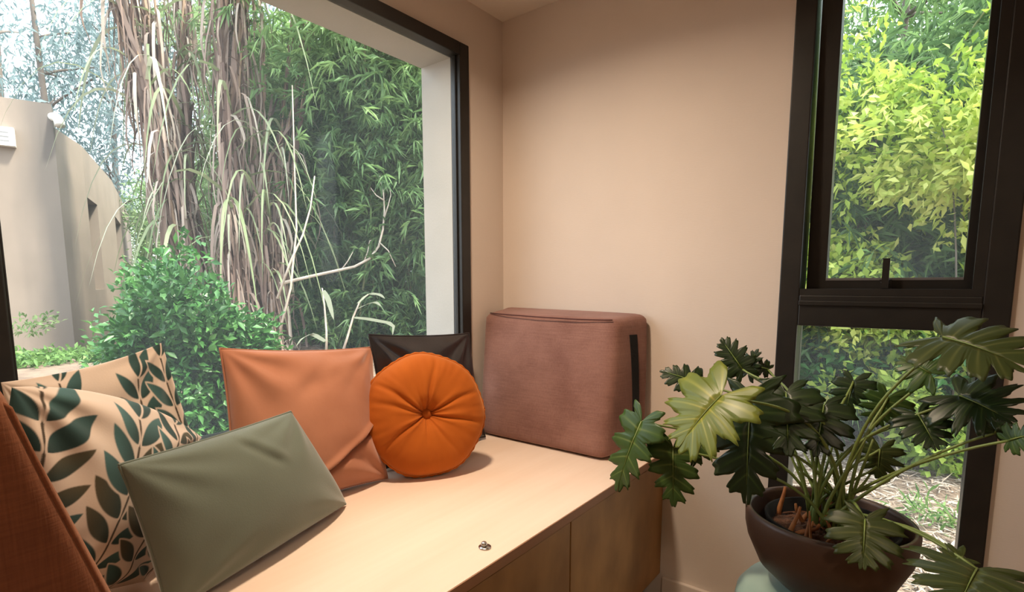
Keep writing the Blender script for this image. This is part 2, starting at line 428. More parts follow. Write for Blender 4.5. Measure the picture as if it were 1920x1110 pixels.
def pillow(name, TL, TR, BR, BL, T, mat, pinch=0.07, n=56, seed=1, wr=0.05, expo=0.5, sag=0.15, front=(1, 0, 0),
           crease=None, printer=None, parent=None, flop=None, pin4=None):
    TL, TR, BR, BL = [np.array(p, float) for p in (TL, TR, BR, BL)]
    N = np.cross(TR - BL, TL - BR); N /= np.linalg.norm(N)
    if N @ np.array(front, float) < 0: N = -N
    g = np.linspace(-1, 1, n)
    g = np.sign(g) * (1 - (1 - np.abs(g)) ** 1.15)
    U, Vv = np.meshgrid(g, g); U = U.ravel(); Vv = Vv.ravel()
    rr = np.random.default_rng(seed)
    pa = pinch * (0.7 + 0.6 * rr.random(4))
    if pin4 is not None: pa = np.array(pin4)
    u2 = U * (1 - np.where(U < 0, pa[0], pa[1]) * (1 - Vv ** 2) * np.abs(U))
    v2 = Vv * (1 - np.where(Vv < 0, pa[2], pa[3]) * (1 - U ** 2) * np.abs(Vv))
    a = (u2 + 1) / 2; c = (v2 + 1) / 2          # v up
    P = (BL * ((1 - a) * (1 - c))[:, None] + BR * (a * (1 - c))[:, None] + TL * ((1 - a) * c)[:, None] + TR * (a * c)[:, None])
    prof = np.clip((1 - U ** 2) * (1 - Vv ** 2), 0, 1) ** expo
    prof = prof * (1 - sag * Vv)
    UV = np.stack([U, Vv], 1)
    w = waves(UV, seed, wr, 6, 3.0) + waves(UV, seed + 9, wr * 0.45, 6, 8)
    for (cu, cv) in ((-1, -1), (1, -1), (1, 1), (-1, 1)):        # pulls running out of the corners
        dx, dy = (U - cu) * -cu, (Vv - cv) * -cv; r = np.hypot(dx, dy) + 1e-3; an = np.arctan2(dy, dx)
        w += wr * 1.5 * np.sin(an * (9 + 3 * rr.random()) + rr.random() * 6) * np.exp(-((r - 0.55) / 0.4) ** 2)
    if crease:
        for (x0, y0, x1, y1, dep, wid) in crease:
            d = np.array([x1 - x0, y1 - y0]); Ld = np.linalg.norm(d); d /= Ld
            s = (U - x0) * d[0] + (Vv - y0) * d[1]; q = -(U - x0) * d[1] + (Vv - y0) * d[0]
            s_ = np.clip(s / Ld, 0, 1); ends = np.exp(-((s - s_ * Ld) / 0.15) ** 2)
            w -= dep * np.exp(-(q / wid) ** 2) * ends
            w += dep * 0.7 * np.exp(-((q - wid * 1.8) / (wid * 1.3)) ** 2) * ends
    half = T / 2
    edge = np.clip(prof * 3, 0, 1)
    Fp = P + N * (half * (prof + w * edge))[:, None]
    Bp = P - N * (half * prof * 0.85)[:, None]
    if flop is not None:
        Fp = flop(Fp, U, Vv); Bp = flop(Bp, U, Vv)
    idx = np.arange(n * n).reshape(n, n)
    inner = np.zeros((n, n), bool); inner[1:-1, 1:-1] = True
    bidx = idx.copy(); bidx[inner] = n * n + np.arange(inner.sum())
    V = np.concatenate([Fp, Bp[inner.ravel()]])
    def quads(I): return np.stack([I[:-1, :-1].ravel(), I[:-1, 1:].ravel(), I[1:, 1:].ravel(), I[1:, :-1].ravel()], 1)
    F1 = quads(idx); F2 = quads(bidx)[:, ::-1]
    e = (Fp[idx[0, 1]] - Fp[idx[0, 0]]); e2 = Fp[idx[1, 0]] - Fp[idx[0, 0]]
    mid = n // 2
    nn = np.cross(Fp[idx[mid, mid + 1]] - Fp[idx[mid, mid]], Fp[idx[mid + 1, mid]] - Fp[idx[mid, mid]])
    F = np.concatenate([F1, F2]) if nn @ N > 0 else np.concatenate([F1[:, ::-1], F2[:, ::-1]])
    at_ = None
    if printer is not None:
        cf = printer(U, Vv)
        at_ = {'print': np.concatenate([cf, cf[inner.ravel()]])}
    o = mesh_np(name, V, F, mat, parent, True, at_)
    ring = np.concatenate([idx[0, :], idx[1:, -1], idx[-1, -2::-1], idx[-2:0:-1, 0]])
    return o, Fp[ring]

def seam(name, ring, rad, mat, parent, step=1):
    r = ring[::step]; r = np.concatenate([r, r[:1]])
    return tube(name, r, rad, mat, parent, 6)

M_TERRA = basic('terracotta_suede', (0.43, 0.185, 0.105), (0.36, 0.145, 0.080), 6, 0.85, sheen=0.6, sheen_tint=(1, 0.85, 0.78), bump=0.15, bscale=90, spec=0.25)
M_GREEN = basic('sage_cotton', (0.135, 0.158, 0.120), (0.118, 0.138, 0.104), 5, 0.75, sheen=0.45, bump=0.15, bscale=400, spec=0.3)
M_LEATHER = basic('black_leather', (0.013, 0.012, 0.015), (0.019, 0.017, 0.020), 25, 0.30, bump=0.2, bscale=160, spec=0.7)
M_VELVET = basic('orange_velvet', (0.44, 0.108, 0.012), (0.36, 0.082, 0.009), 9, 0.85, sheen=0.5, sheen_tint=(1.0, 0.5, 0.2), bump=0.1, bscale=200, spec=0.15)
M_MAUVE = woven('mauve_linen', (0.165, 0.074, 0.057), (0.30, 0.155, 0.122), 600, sheen=0.25, sheen_tint=(1, 0.85, 0.8))
M_RUST = woven('rust_chenille', (0.13, 0.040, 0.018), (0.24, 0.080, 0.034), 420, sheen=0.4, sheen_tint=(1, 0.6, 0.4))
M_SEAM = basic('dark_seam', (0.075, 0.022, 0.018), None, 40, 0.9)
M_VELCRO = basic('black_velcro', (0.006, 0.006, 0.007), None, 200, 0.95, bump=0.5, bscale=500)

def printmat():
    M, nt, b = nodes_of('leaf_print_cotton')
    a = nt.nodes.new('ShaderNodeAttribute'); a.attribute_name = 'print'
    nt.links.new(a.outputs['Color'], b.inputs['Base Color']); b.inputs['Roughness'].default_value = 0.85
    b.inputs['Specular IOR Level'].default_value = 0.2; b.inputs['Sheen Weight'].default_value = 0.15
    n = noise(nt, 350, 2, mapped(nt)); bp = nt.nodes.new('ShaderNodeBump'); bp.inputs['Strength'].default_value = 0.15; bp.inputs['Distance'].default_value = 0.001
    nt.links.new(n.outputs[0], bp.inputs['Height']); nt.links.new(bp.outputs[0], b.inputs['Normal'])
    return M
M_PRINT = printmat()

def leaf_print(sprigs, seed):
    """flat textile print: curved twigs with pairs of pointed leaves in watercolour teal on cream"""
    def f(U, V):
        r = np.random.default_rng(seed); cream = np.array([0.62, 0.50, 0.405]); col = np.tile(cream, (len(U), 1))
        col *= (1 + waves(np.stack([U, V], 1), seed, 0.04, 6, 4))[:, None]
        for (x0, y0, ang, bend, Ls, nl, ll) in sprigs:
            t = np.linspace(0, 1, 240); a = ang + bend * t
            sx = x0 + np.cumsum(np.cos(a)) * Ls / 240; sy = y0 + np.cumsum(np.sin(a)) * Ls / 240
            dmin = np.full(len(U), 9.0)
            for i in range(0, 240, 2): dmin = np.minimum(dmin, np.hypot(U - sx[i], V - sy[i]))
            ins = np.clip((0.040 - dmin) / 0.008, 0, 1)[:, None]; col = col * (1 - ins) + cream * ins
            ins = np.clip((0.017 - dmin) / 0.008, 0, 1)[:, None]; col = col * (1 - ins) + np.array([0.06, 0.045, 0.03]) * ins
            for k in range(nl):
                i = int(12 + 220 * k / (nl - 1)); tk = k / (nl - 1)
                for side in (-1, 1):
                    th = a[i] + side * (0.98 - 0.42 * tk + 0.12 * (r.random() - .5)); l = ll * (0.78 + 0.32 * math.sin(math.pi * (0.15 + 0.75 * tk))) * (0.9 + 0.2 * r.random())
                    if k == nl - 1 and side == 1: th = a[i]
                    wdt = l * (0.165 + 0.035 * r.random())
                    bx_, by_ = sx[i] + 0.035 * math.cos(th), sy[i] + 0.035 * math.sin(th)
                    p = ((U - bx_) * math.cos(th) + (V - by_) * math.sin(th)) / l
                    q = (-(U - bx_) * math.sin(th) + (V - by_) * math.cos(th)) / wdt
                    def cover(grow):
                        g = grow / l; pr = np.clip((p + g) / (1 + 2 * g), 0, 1); h = np.sin(np.pi * pr ** 0.85) ** 0.8 * (1 + grow / wdt)
                        return (np.clip((h - np.abs(q)) * wdt / 0.012, 0, 1) * ((p > -g) & (p < 1 + g)))[:, None]
                    dark = np.array([0.016, 0.036, 0.032]); lt = np.array([0.050, 0.115, 0.110]) * (0.6 + 0.9 * r.random())
                    if r.random() < 0.12: lt = np.array([0.09, 0.07, 0.035])
                    mixv = np.clip(0.1 + 0.8 * p + 0.25 * q, 0, 1)[:, None]
                    c = dark * (1 - mixv) + lt * mixv
                    h_ = cover(0.022); col = col * (1 - h_) + cream * h_
                    h_ = cover(0.0); col = col * (1 - h_) + c * h_
        return col
    return f

# back cushion against the back wall: a wedge, thick at the foot
def rounded_hex(name, c8, r, bulge, mat, parent, n=26, seed=0, wr=0.0):
    """c8[i][j][k] corner for x,y,z = low/high; rounded box mapped into the corners"""
    lin = np.linspace(-1, 1, n); A, B = np.meshgrid(lin, lin); A = A.ravel(); B = B.ravel(); V = []; F = []; off = 0
    I = np.arange(n * n).reshape(n, n); Q = np.stack([I[:-1, :-1].ravel(), I[:-1, 1:].ravel(), I[1:, 1:].ravel(), I[1:, :-1].ravel()], 1)
    for ax in range(3):
        for s in (-1, 1):
            p = np.zeros((n * n, 3)); p[:, ax] = s; p[:, (ax + 1) % 3] = A; p[:, (ax + 2) % 3] = B
            V.append(p); F.append((Q if s > 0 else Q[:, ::-1]) + off); off += n * n
    V = np.concatenate(V); F = np.concatenate(F)
    r = np.array(r); inn = np.clip(V, -1 + r, 1 - r); d = (V - inn) / r; ln = np.linalg.norm(d, axis=1)[:, None]
    P = inn + r * d / np.maximum(ln, 1e-6) * np.minimum(ln, 1.0)
    for ax in range(3):
        o1, o2 = (ax + 1) % 3, (ax + 2) % 3
        P[:, ax] += np.sign(P[:, ax]) * bulge[ax] * (1 - np.clip(np.abs(P[:, o1]), 0, 1) ** 2.2) * (1 - np.clip(np.abs(P[:, o2]), 0, 1) ** 2.2) * np.abs(P[:, ax])
    if wr: P += (waves(P, seed, wr, 6, 4))[:, None] * P
    t = (P + 1) / 2; c8 = np.array(c8, float); W_ = np.zeros((len(P), 3))
    for i in (0, 1):
        for j in (0, 1):
            for k in (0, 1):
                w = (t[:, 0] if i else 1 - t[:, 0]) * (t[:, 1] if j else 1 - t[:, 1]) * (t[:, 2] if k else 1 - t[:, 2])
                W_ += w[:, None] * c8[i][j][k]
    key = np.round(W_, 5); _, first, inv = np.unique(key, axis=0, return_index=True, return_inverse=True)
    return mesh_np(name, W_[first], inv.ravel()[F], mat, parent, True)

bcs = empty('back_cushion', (0.3, -0.1, BZ)); tag(bcs, 'mauve brown wedge back cushion leaning on the back wall', 'cushion', 'seat back cushions')
yb0, yb1, yt0, yt1 = -0.215, -0.012, -0.135, -0.008
c8 = [[[(0.055, yb0, BZ + 0.004), (0.020, yt0, 0.893)], [(0.05, yb1, BZ + 0.004), (0.020, yt1, 0.915)]],
      [[(0.534, yb0, BZ + 0.004), (0.522, yt0, 0.892)], [(0.580, yb1, BZ + 0.004), (0.574, yt1, 0.905)]]]
rounded_hex('cover', c8, (0.13, 0.28, 0.10), (0.03, 0.06, 0.015), M_MAUVE, bcs, 30, 3, 0.006)
tube('seam', [(0.045, -0.130, 0.8955), (0.12, -0.141, 0.8935), (0.25, -0.146, 0.8905), (0.40, -0.145, 0.8885), (0.49, -0.139, 0.8895), (0.512, -0.134, 0.890)], 0.0022, M_SEAM, bcs, 6)
def velcro():
    from mathutils.bvhtree import BVHTree
    co = [c for c in bcs.children if c.name.startswith('cover')][0]; me = co.data
    off = Vector(bcs.location); tr = BVHTree.FromPolygons([v.co for v in me.vertices], [p.vertices[:] for p in me.polygons])
    V = []; n = 14
    for i in range(n):
        z = 0.585 + (0.845 - 0.585) * i / (n - 1)
        for y in (-0.092, -0.064):
            h = tr.ray_cast(Vector((1, y, z)), Vector((-1, 0, 0)))[0]
            V.append((h.x - 0.001, y, z)); V.append((h.x + 0.0018, y, z))
    F = []
    for i in range(n - 1):
        a = i * 4; b = a + 4
        F += [(a + 1, a + 3, b + 3, b + 1), (a, b, b + 2, a + 2), (a, a + 1, b + 1, b), (a + 2, b + 2, b + 3, a + 3)]
    F += [(0, 2, 3, 1), (4 * n - 4, 4 * n - 3, 4 * n - 1, 4 * n - 2)]
    mesh_np('velcro_strip', V, F, M_VELCRO, bcs)
velcro()

lcs = empty('back_cushion', (0.45, -1.5, BZ)); tag(lcs, 'rust brown back cushion at the left picture edge, seen side on', 'cushion', 'seat back cushions')
c8 = [[[(0.325, -1.645, BZ + 0.004), (0.325, -1.640, 0.93)], [(0.325, -1.355, BZ + 0.004), (0.325, -1.475, 0.925)]],
      [[(0.575, -1.645, BZ + 0.004), (0.575, -1.640, 0.93)], [(0.575, -1.350, BZ + 0.004), (0.575, -1.478, 0.925)]]]
rounded_hex('cover', c8, (0.16, 0.2, 0.12), (0.03, 0.02, 0.015), M_RUST, lcs, 30, 5, 0.006)
tube('seam', [(0.562, -1.495, 0.915), (0.566, -1.468, 0.885), (0.568, -1.446, 0.80), (0.568, -1.412, 0.68), (0.568, -1.376, 0.56), (0.565, -1.36, 0.50)], 0.003, M_RUST, lcs, 6)

# black leather pillow in the corner of the window
bl = empty('leather_pillow', (0.08, -0.45, BZ)); tag(bl, 'black leather pillow behind the round orange cushion', 'pillow')
o, ring = pillow('cover', (0.040, -0.650, 0.861), (0.052, -0.250, 0.835), (0.115, -0.245, 0.492), (0.095, -0.65, 0.492), 0.075, M_LEATHER, 0.05, 60, 21, 0.09, parent=bl)
seam('piping', ring, 0.0022, M_LEATHER, bl)

# terracotta pillow
te = empty('terracotta_pillow', (0.12, -0.88, BZ)); tag(te, 'square terracotta suede pillow leaning on the picture window', 'pillow')
o, ring = pillow('cover', (0.045, -1.048, 0.862), (0.040, -0.640, 0.825), (0.145, -0.684, 0.487), (0.13, -1.085, 0.490), 0.120, M_TERRA, 0.055, 80, 33, 0.06, parent=te,
                 crease=[(-0.02, -0.72, 0.80, -0.22, 0.28, 0.035), (0.05, 0.50, 0.50, 0.72, 0.07, 0.10), (-0.15, 0.45, 0.10, 0.70, 0.06, 0.09), (0.78, 0.5, 0.92, 0.85, 0.10, 0.08)])
seam('piping', ring, 0.0022, M_TERRA, te)

# leaf print pillows
pb = empty('leaf_print_pillow', (0.06, -1.25, BZ)); tag(pb, 'leaf print pillow behind, its pointed corner standing up against the window', 'pillow', 'leaf print pillows')
o, ring = pillow('cover', (0.045, -1.40, 0.84), (0.050, -1.160, 0.885), (0.060, -1.068, 0.500), (0.05, -1.40, 0.500), 0.075, M_PRINT, 0.05, 220, 45, 0.10, parent=pb,
       printer=leaf_print([(-0.55, -0.95, 1.45, 0.1, 1.9, 8, 0.40), (0.25, -0.95, 1.5, -0.15, 1.75, 8, 0.38), (0.9, -0.8, 1.62, -0.1, 1.7, 7, 0.36)], 4))
pa_ = empty('leaf_print_pillow', (0.2, -1.35, BZ)); tag(pa_, 'large cream pillow with teal leaf print behind the green cushion', 'pillow', 'leaf print pillows')
o, ring = pillow('cover', (0.265, -1.420, 0.862), (0.072, -1.108, 0.684), (0.205, -1.268, 0.489), (0.275, -1.47, 0.55), 0.12, M_PRINT, 0.02, 260, 51, 0.05, parent=pa_, pin4=(0.0, -0.04, 0.02, -0.20), sag=0.05,
       printer=leaf_print([(-0.95, -0.7, 1.45, 0.1, 1.7, 7, 0.46), (-0.35, -1.0, 1.25, 0.30, 1.9, 8, 0.46), (0.30, -1.0, 1.50, 0.15, 1.15, 5, 0.44), (0.85, -0.95, 1.75, 0.2, 1.15, 6, 0.36),
                           (0.30, 0.25, 1.15, 0.3, 0.7, 4, 0.34), (0.85, 0.30, 1.45, 0.2, 0.7, 4, 0.30)], 8))

# green lumbar cushion
gc = empty('lumbar_cushion', (0.27, -1.1, BZ)); tag(gc, 'small oblong sage green cushion lying in front of the leaf pillows', 'cushion')
o, ring = pillow('cover', (0.305, -1.318, 0.733), (0.200, -0.980, 0.733), (0.205, -0.857, 0.490), (0.335, -1.280, 0.487), 0.125, M_GREEN, 0.03, 70, 62, 0.02, parent=gc,
       crease=[(0.10, 0.72, 0.24, 0.45, 0.07, 0.06)], expo=0.42)
seam('piping', ring, 0.002, M_GREEN, gc)

# round velvet cushion with button
rc = empty('round_cushion', (0.235, -0.625, BZ)); tag(rc, 'round burnt orange velvet cushion with a button in its centre', 'cushion')
def round_cushion():
    c = np.array([0.190, -0.585, 0.648]); N = np.array([0.80, -0.50, 0.24]); N /= np.linalg.norm(N)
    X = np.cross([0, 0, 1.0], N); X /= np.linalg.norm(X); Y = np.cross(N, X)
    Rr, T = 0.164, 0.062
    nr, na = 34, 180
    r = np.linspace(0, 1, nr) ** 0.8; a = np.linspace(0, 2 * np.pi, na, endpoint=False)
    RR, AA = np.meshgrid(r, a, indexing='ij')
    g = np.random.default_rng(3)
    cre = [(0.32, .9), (1.42, .8), (2.0, .3), (2.62, 1.1), (2.95, .5), (3.75, 1.0), (4.6, .3), (5.2, .35), (5.95, 1.1)]
    def side(sg, deep_):
        z = np.clip(1 - RR ** 3.2, 0, 1) ** 0.5
        z = z * (1 - 0.62 * np.exp(-(RR / 0.17) ** 2) - 0.18 * np.exp(-(RR / 0.45) ** 2))
        pl = np.zeros_like(AA)
        for ac, w in cre:
            da = np.angle(np.exp(1j * (AA - ac - 0.10 * np.sin(RR * 3 + ac))))
            pl -= w * np.exp(-(da * (0.25 + RR) / 0.045) ** 2)
            pl += 0.35 * w * np.exp(-((np.abs(da) - 0.17) / 0.09) ** 2)
        z += deep_ * 0.15 * pl * np.clip(RR / 0.12, 0, 1) * (1 - RR) ** 0.55
        z += 0.035 * np.cos(AA * 38 + 2 * np.sin(AA * 5)) * np.clip((RR - 0.62) / 0.38, 0, 1) * np.clip(1 - RR, 0, 1) ** 0.4
        edge = 1 + 0.012 * np.cos(AA * 7 + 1) * RR ** 3
        P = c + (RR * edge * np.cos(AA) * Rr)[..., None] * X + (RR * edge * np.sin(AA) * Rr)[..., None] * Y + (sg * z * T)[..., None] * N
        return P.reshape(-1, 3)
    A = side(1, 1.0); B = side(-1, 0.6)
    I = np.arange(nr * na).reshape(nr, na); J = np.roll(I, -1, axis=1)
    Q = np.stack([I[:-1].ravel(), I[1:].ravel(), J[1:].ravel(), J[:-1].ravel()], 1)
    off = nr * na; Bi = np.arange(off).reshape(nr, na) + off; Bi[-1] = I[-1]; Bj = np.roll(Bi, -1, axis=1)
    Q2 = np.stack([Bi[:-1].ravel(), Bj[:-1].ravel(), Bj[1:].ravel(), Bi[1:].ravel()], 1)
    mesh_np('cover', np.concatenate([A, B]), np.concatenate([Q, Q2]), M_VELVET, rc, True)
    rim = A.reshape(nr, na, 3)[-1]; rim2 = np.concatenate([rim, rim[:1]])
    k = np.arange(len(rim2)); tube('piping', rim2, 0.0042 + 0.0011 * np.cos(k * 2 * np.pi / 4), M_VELVET, rc, 6)
    # button: a flattened dome
    prof = [(0.0003, 0.012), (0.007, 0.011), (0.0125, 0.0075), (0.0155, 0.001), (0.014, -0.006)]
    V = []; n = 24
    base = c + N * (T * 0.24)
    for (pr, ph) in prof:
        for q in range(n):
            t = 2 * np.pi * q / n; V.append(base + X * pr * math.cos(t) + Y * pr * math.sin(t) + N * ph)
    F = [(i * n + q, (i + 1) * n + q, (i + 1) * n + (q + 1) % n, i * n + (q + 1) % n) for i in range(len(prof) - 1) for q in range(n)]
    mesh_np('button', np.array(V), F, M_VELVET, rc, True)
round_cushion()
# ------------------------------------------------------------------ garden
def unit(v): return v / (np.linalg.norm(v, axis=-1, keepdims=True) + 1e-9)

def gz(x, y):
    """height of the ground outside: rises gently away from the big window"""
    x = np.asarray(x, float); y = np.asarray(y, float)
    sm = lambda v, a, b: (lambda q: q * q * (3 - 2 * q))(np.clip((v - a) / (b - a), 0, 1))
    mound = sm(-x, 0.4, 4.4) * (1 - sm(-x, 5.0, 6.8) * (1 - sm(y, 0.6, 2.2)))
    return -0.12 + 0.42 * mound + 0.03 * np.sin(x * 1.3 + 0.5) * np.cos(y * 1.1)

class Leaves:
    """collects many small blades into one mesh"""
    def __init__(s): s.V = []; s.F = []; s.T = []; s.n = 0
    def blades(s, C, D, N, L, W, tint, fold=0.15, widest=0.4, droop=0.0):
        k = len(C); D = unit(D); Sd = unit(np.cross(D, N)); N2 = unit(np.cross(Sd, D)); L = np.broadcast_to(L, (k,))[:, None]; W = np.broadcast_to(W, (k,))[:, None]
        tip = C + D * L + np.array([0, 0, -1.0]) * (droop * L)
        mid = C + D * L * widest
        a = mid + Sd * W / 2 + N2 * W * fold; b = mid - Sd * W / 2 + N2 * W * fold
        V = np.stack([C, a, tip, b], 1).reshape(-1, 3)
        i = np.arange(k) * 4 + s.n
        F = np.concatenate([np.stack([i, i + 1, i + 2], 1), np.stack([i, i + 2, i + 3], 1)])
        s.V.append(V); s.F.append(F); s.T.append(np.repeat(np.broadcast_to(tint, (k,)), 4)); s.n += 4 * k
    def strips(s, paths, side, W, tint):
        """paths (k,m,3) centre lines, side (k,3), W (k,), tapering long blades"""
        k, m_, _ = paths.shape; t = np.linspace(0, 1, m_)
        w = (np.sin(np.pi * (0.12 + 0.88 * t) ** 0.7) ** 0.8 + 0.02)[None, :, None] * np.broadcast_to(W, (k,))[:, None, None] / 2
        A = paths + side[:, None, :] * w; B = paths - side[:, None, :] * w
        V = np.stack([A, B], 2).reshape(-1, 3)
        i = (np.arange(k)[:, None] * m_ + np.arange(m_ - 1)[None, :]).ravel() * 2 + s.n
        F = np.concatenate([np.stack([i, i + 1, i + 3], 1), np.stack([i, i + 3, i + 2], 1)])
        s.V.append(V); s.F.append(F); s.T.append(np.repeat(np.broadcast_to(tint, (k,)), 2 * m_)); s.n += 2 * k * m_
    def build(s, name, mat, parent):
        o = mesh_np(name, np.concatenate(s.V), np.concatenate(s.F), mat, parent, False, {'tint': np.concatenate(s.T)})
        o['kind'] = 'stuff'
        return o

M_LEAF_GLOSS = leafmat('shrub_leaf', [(0.024, 0.092, 0.024), (0.06, 0.192, 0.044), (0.12, 0.288, 0.08)], 0.25, 0.35, 0.5)
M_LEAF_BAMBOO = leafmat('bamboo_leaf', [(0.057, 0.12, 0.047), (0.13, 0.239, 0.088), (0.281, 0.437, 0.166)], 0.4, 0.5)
M_LEAF_YELLOW = leafmat('golden_leaf', [(0.22, 0.36, 0.055), (0.45, 0.56, 0.10), (0.70, 0.72, 0.24)], 0.42, 0.5)  # palest stop puts near-white sun highlights into the leaf colour
M_LEAF_MID = leafmat('midgreen_leaf', [(0.072, 0.152, 0.048), (0.136, 0.264, 0.072), (0.24, 0.376, 0.128)], 0.4, 0.5)
M_LEAF_PALE = leafmat('pale_leaf', [(0.14, 0.24, 0.10), (0.26, 0.38, 0.17), (0.40, 0.52, 0.28)], 0.45, 0.5)  # haze over the farther foliage put into paler leaf colours
M_LEAF_BLUE = leafmat('hazy_blue_leaf', [(0.12, 0.188, 0.195), (0.195, 0.277, 0.285), (0.3, 0.375, 0.375)], 0.3, 0.5)  # far trees: bluish haze put into the leaf colour
M_BLADE = leafmat('cane_blade_green', [(0.13, 0.18, 0.08), (0.27, 0.32, 0.18), (0.46, 0.48, 0.36)], 0.3, 0.5)
M_DRY = leafmat('cane_blade_dry', [(0.13, 0.085, 0.07), (0.29, 0.21, 0.175), (0.58, 0.50, 0.43)], 0.2, 0.8, 0.15)
M_CANE = basic('cane_stalk', (0.30, 0.20, 0.13), (0.20, 0.13, 0.085), 9, 0.7, stretch=(1, 1, 0.3))
M_CULM = basic('bamboo_culm', (0.24, 0.26, 0.11), (0.16, 0.16, 0.075), 6, 0.6)
M_BARK = basic('bark', (0.16, 0.13, 0.11), (0.10, 0.085, 0.075), 6, 0.9, stretch=(1, 1, 0.25))
M_DEAD = basic('bleached_wood', (0.56, 0.48, 0.40), (0.42, 0.34, 0.27), 12, 0.8)
M_STRAW = leafmat('straw_litter', [(0.187, 0.13, 0.094), (0.36, 0.288, 0.23), (0.533, 0.482, 0.418)], 0.1, 0.85, 0.1)
M_SOIL = basic('garden_soil', (0.22, 0.16, 0.115), (0.13, 0.09, 0.065), 5, 0.95, bump=0.5, bscale=30, bdist=0.02)
M_TAUPE = None

def ground():
    xs = np.concatenate([np.linspace(-40, -9, 12), np.linspace(-8.5, 6, 59), np.linspace(7, 40, 12)])
    ys = np.concatenate([np.linspace(-40, -6, 10), np.linspace(-5, 9, 50), np.linspace(10, 60, 14)])
    X, Y = np.meshgrid(xs, ys, indexing='ij'); Z = gz(X, Y)
    Z = np.where((X > -0.3) & (X < 3.0) & (Y > -3.5) & (Y < 0.3), -0.14, Z)
    I = np.arange(X.size).reshape(X.shape)
    F = np.stack([I[:-1, :-1].ravel(), I[1:, :-1].ravel(), I[1:, 1:].ravel(), I[:-1, 1:].ravel()], 1)
    g = mesh_np('ground', np.stack([X.ravel(), Y.ravel(), Z.ravel()], 1), F, M_SOIL, None, True); struct(g)
ground()

def litter(name, n, xr, yr, label, seed):
    r = np.random.default_rng(seed); L = Leaves()
    x = r.uniform(*xr, n); y = r.uniform(*yr, n); C = np.stack([x, y, gz(x, y) + 0.004 + 0.02 * r.random(n) ** 2], 1)
    an = r.uniform(0, 6.28, n); D = np.stack([np.cos(an), np.sin(an), r.normal(0, 0.16, n)], 1)
    N = np.tile([0, 0, 1.0], (n, 1)) + r.normal(0, 0.35, (n, 3))
    L.blades(C, D, N, 0.04 + 0.11 * r.random(n), 0.004 + 0.008 * r.random(n), r.random(n) ** 0.8, 0.2)
    o = L.build(name, M_STRAW, None); tag(o, label, 'mulch', kind='stuff')
litter('straw_mulch', 26000, (-0.3, 3.2), (0.3, 4.4), 'pale dry leaf straw covering the ground outside the slim window', 1)
litter('straw_mulch', 16000, (-7.0, -1.2), (0.2, 5.2), 'dry brown litter on the ground around the tall cane clumps', 2)

def shrub(name, label, cen, rad, ncl, per, L0, W0, mat, seed, group=None, stems=5, cat='shrub', tint=(0.0, 1.0), topyellow=0.0, bump=0.28, fill=0.55, updir=0.25, tintfn=None):
    r = np.random.default_rng(seed); cen = np.array(cen, float); rad = np.array(rad, float)
    root = empty(name, (cen[0], cen[1], float(gz(cen[0], cen[1])))); tag(root, label, cat, group)
    d = unit(r.normal(size=(ncl, 3))); ph = r.normal(size=(5, 3)) * 2.2
    lump = sum(np.sin(d @ p * 1.6 + i) for i, p in enumerate(ph)) / 5 * bump * 2
    rr = (fill + (1 - fill) * r.random(ncl) ** 0.5) * (1 + lump)
    P = cen + d * rad * rr[:, None]
    P[:, 2] = np.maximum(P[:, 2], gz(P[:, 0], P[:, 1]) + 0.03)
    tcl = np.clip(r.normal(0.45, 0.22, ncl), 0, 1) * (tint[1] - tint[0]) + tint[0]
    if tintfn is not None: tcl = tintfn(P, tcl)
    idx = np.repeat(np.arange(ncl), per); k = len(idx)
    out = d[idx] * 0.7 + r.normal(0, 0.75, (k, 3)) + np.array([0, 0, updir])
    N = r.normal(0, 0.55, (k, 3)) + np.array([0, 0, 0.9]) + d[idx] * 0.5
    C = P[idx] + r.normal(0, L0 * 0.55, (k, 3))
    lv = Leaves(); lv.blades(C, out, N, L0 * (0.6 + 0.7 * r.random(k)), W0 * (0.7 + 0.5 * r.random(k)), np.clip(tcl[idx] + r.normal(0, 0.12, k), 0, 1), 0.18, 0.45, 0.12)
    lv.build('foliage', mat, root)
    base = np.array([cen[0], cen[1], float(gz(cen[0], cen[1]))])
    for q in range(stems):
        e = P[r.integers(ncl)] * 0.8 + cen * 0.2; s0 = base + np.array([r.normal(0, .06), r.normal(0, .06), -0.03])
        pts = bez(s0, s0 + (e - s0) * [0.1, 0.1, 0.5], e - (e - s0) * [0.2, 0.2, 0.1] + r.normal(0, .05, 3), e, 9)
        tube('stem', pts, np.linspace(0.014, 0.004, 9) * max(0.6, rad[2]), M_BARK, root, 5)
    return root

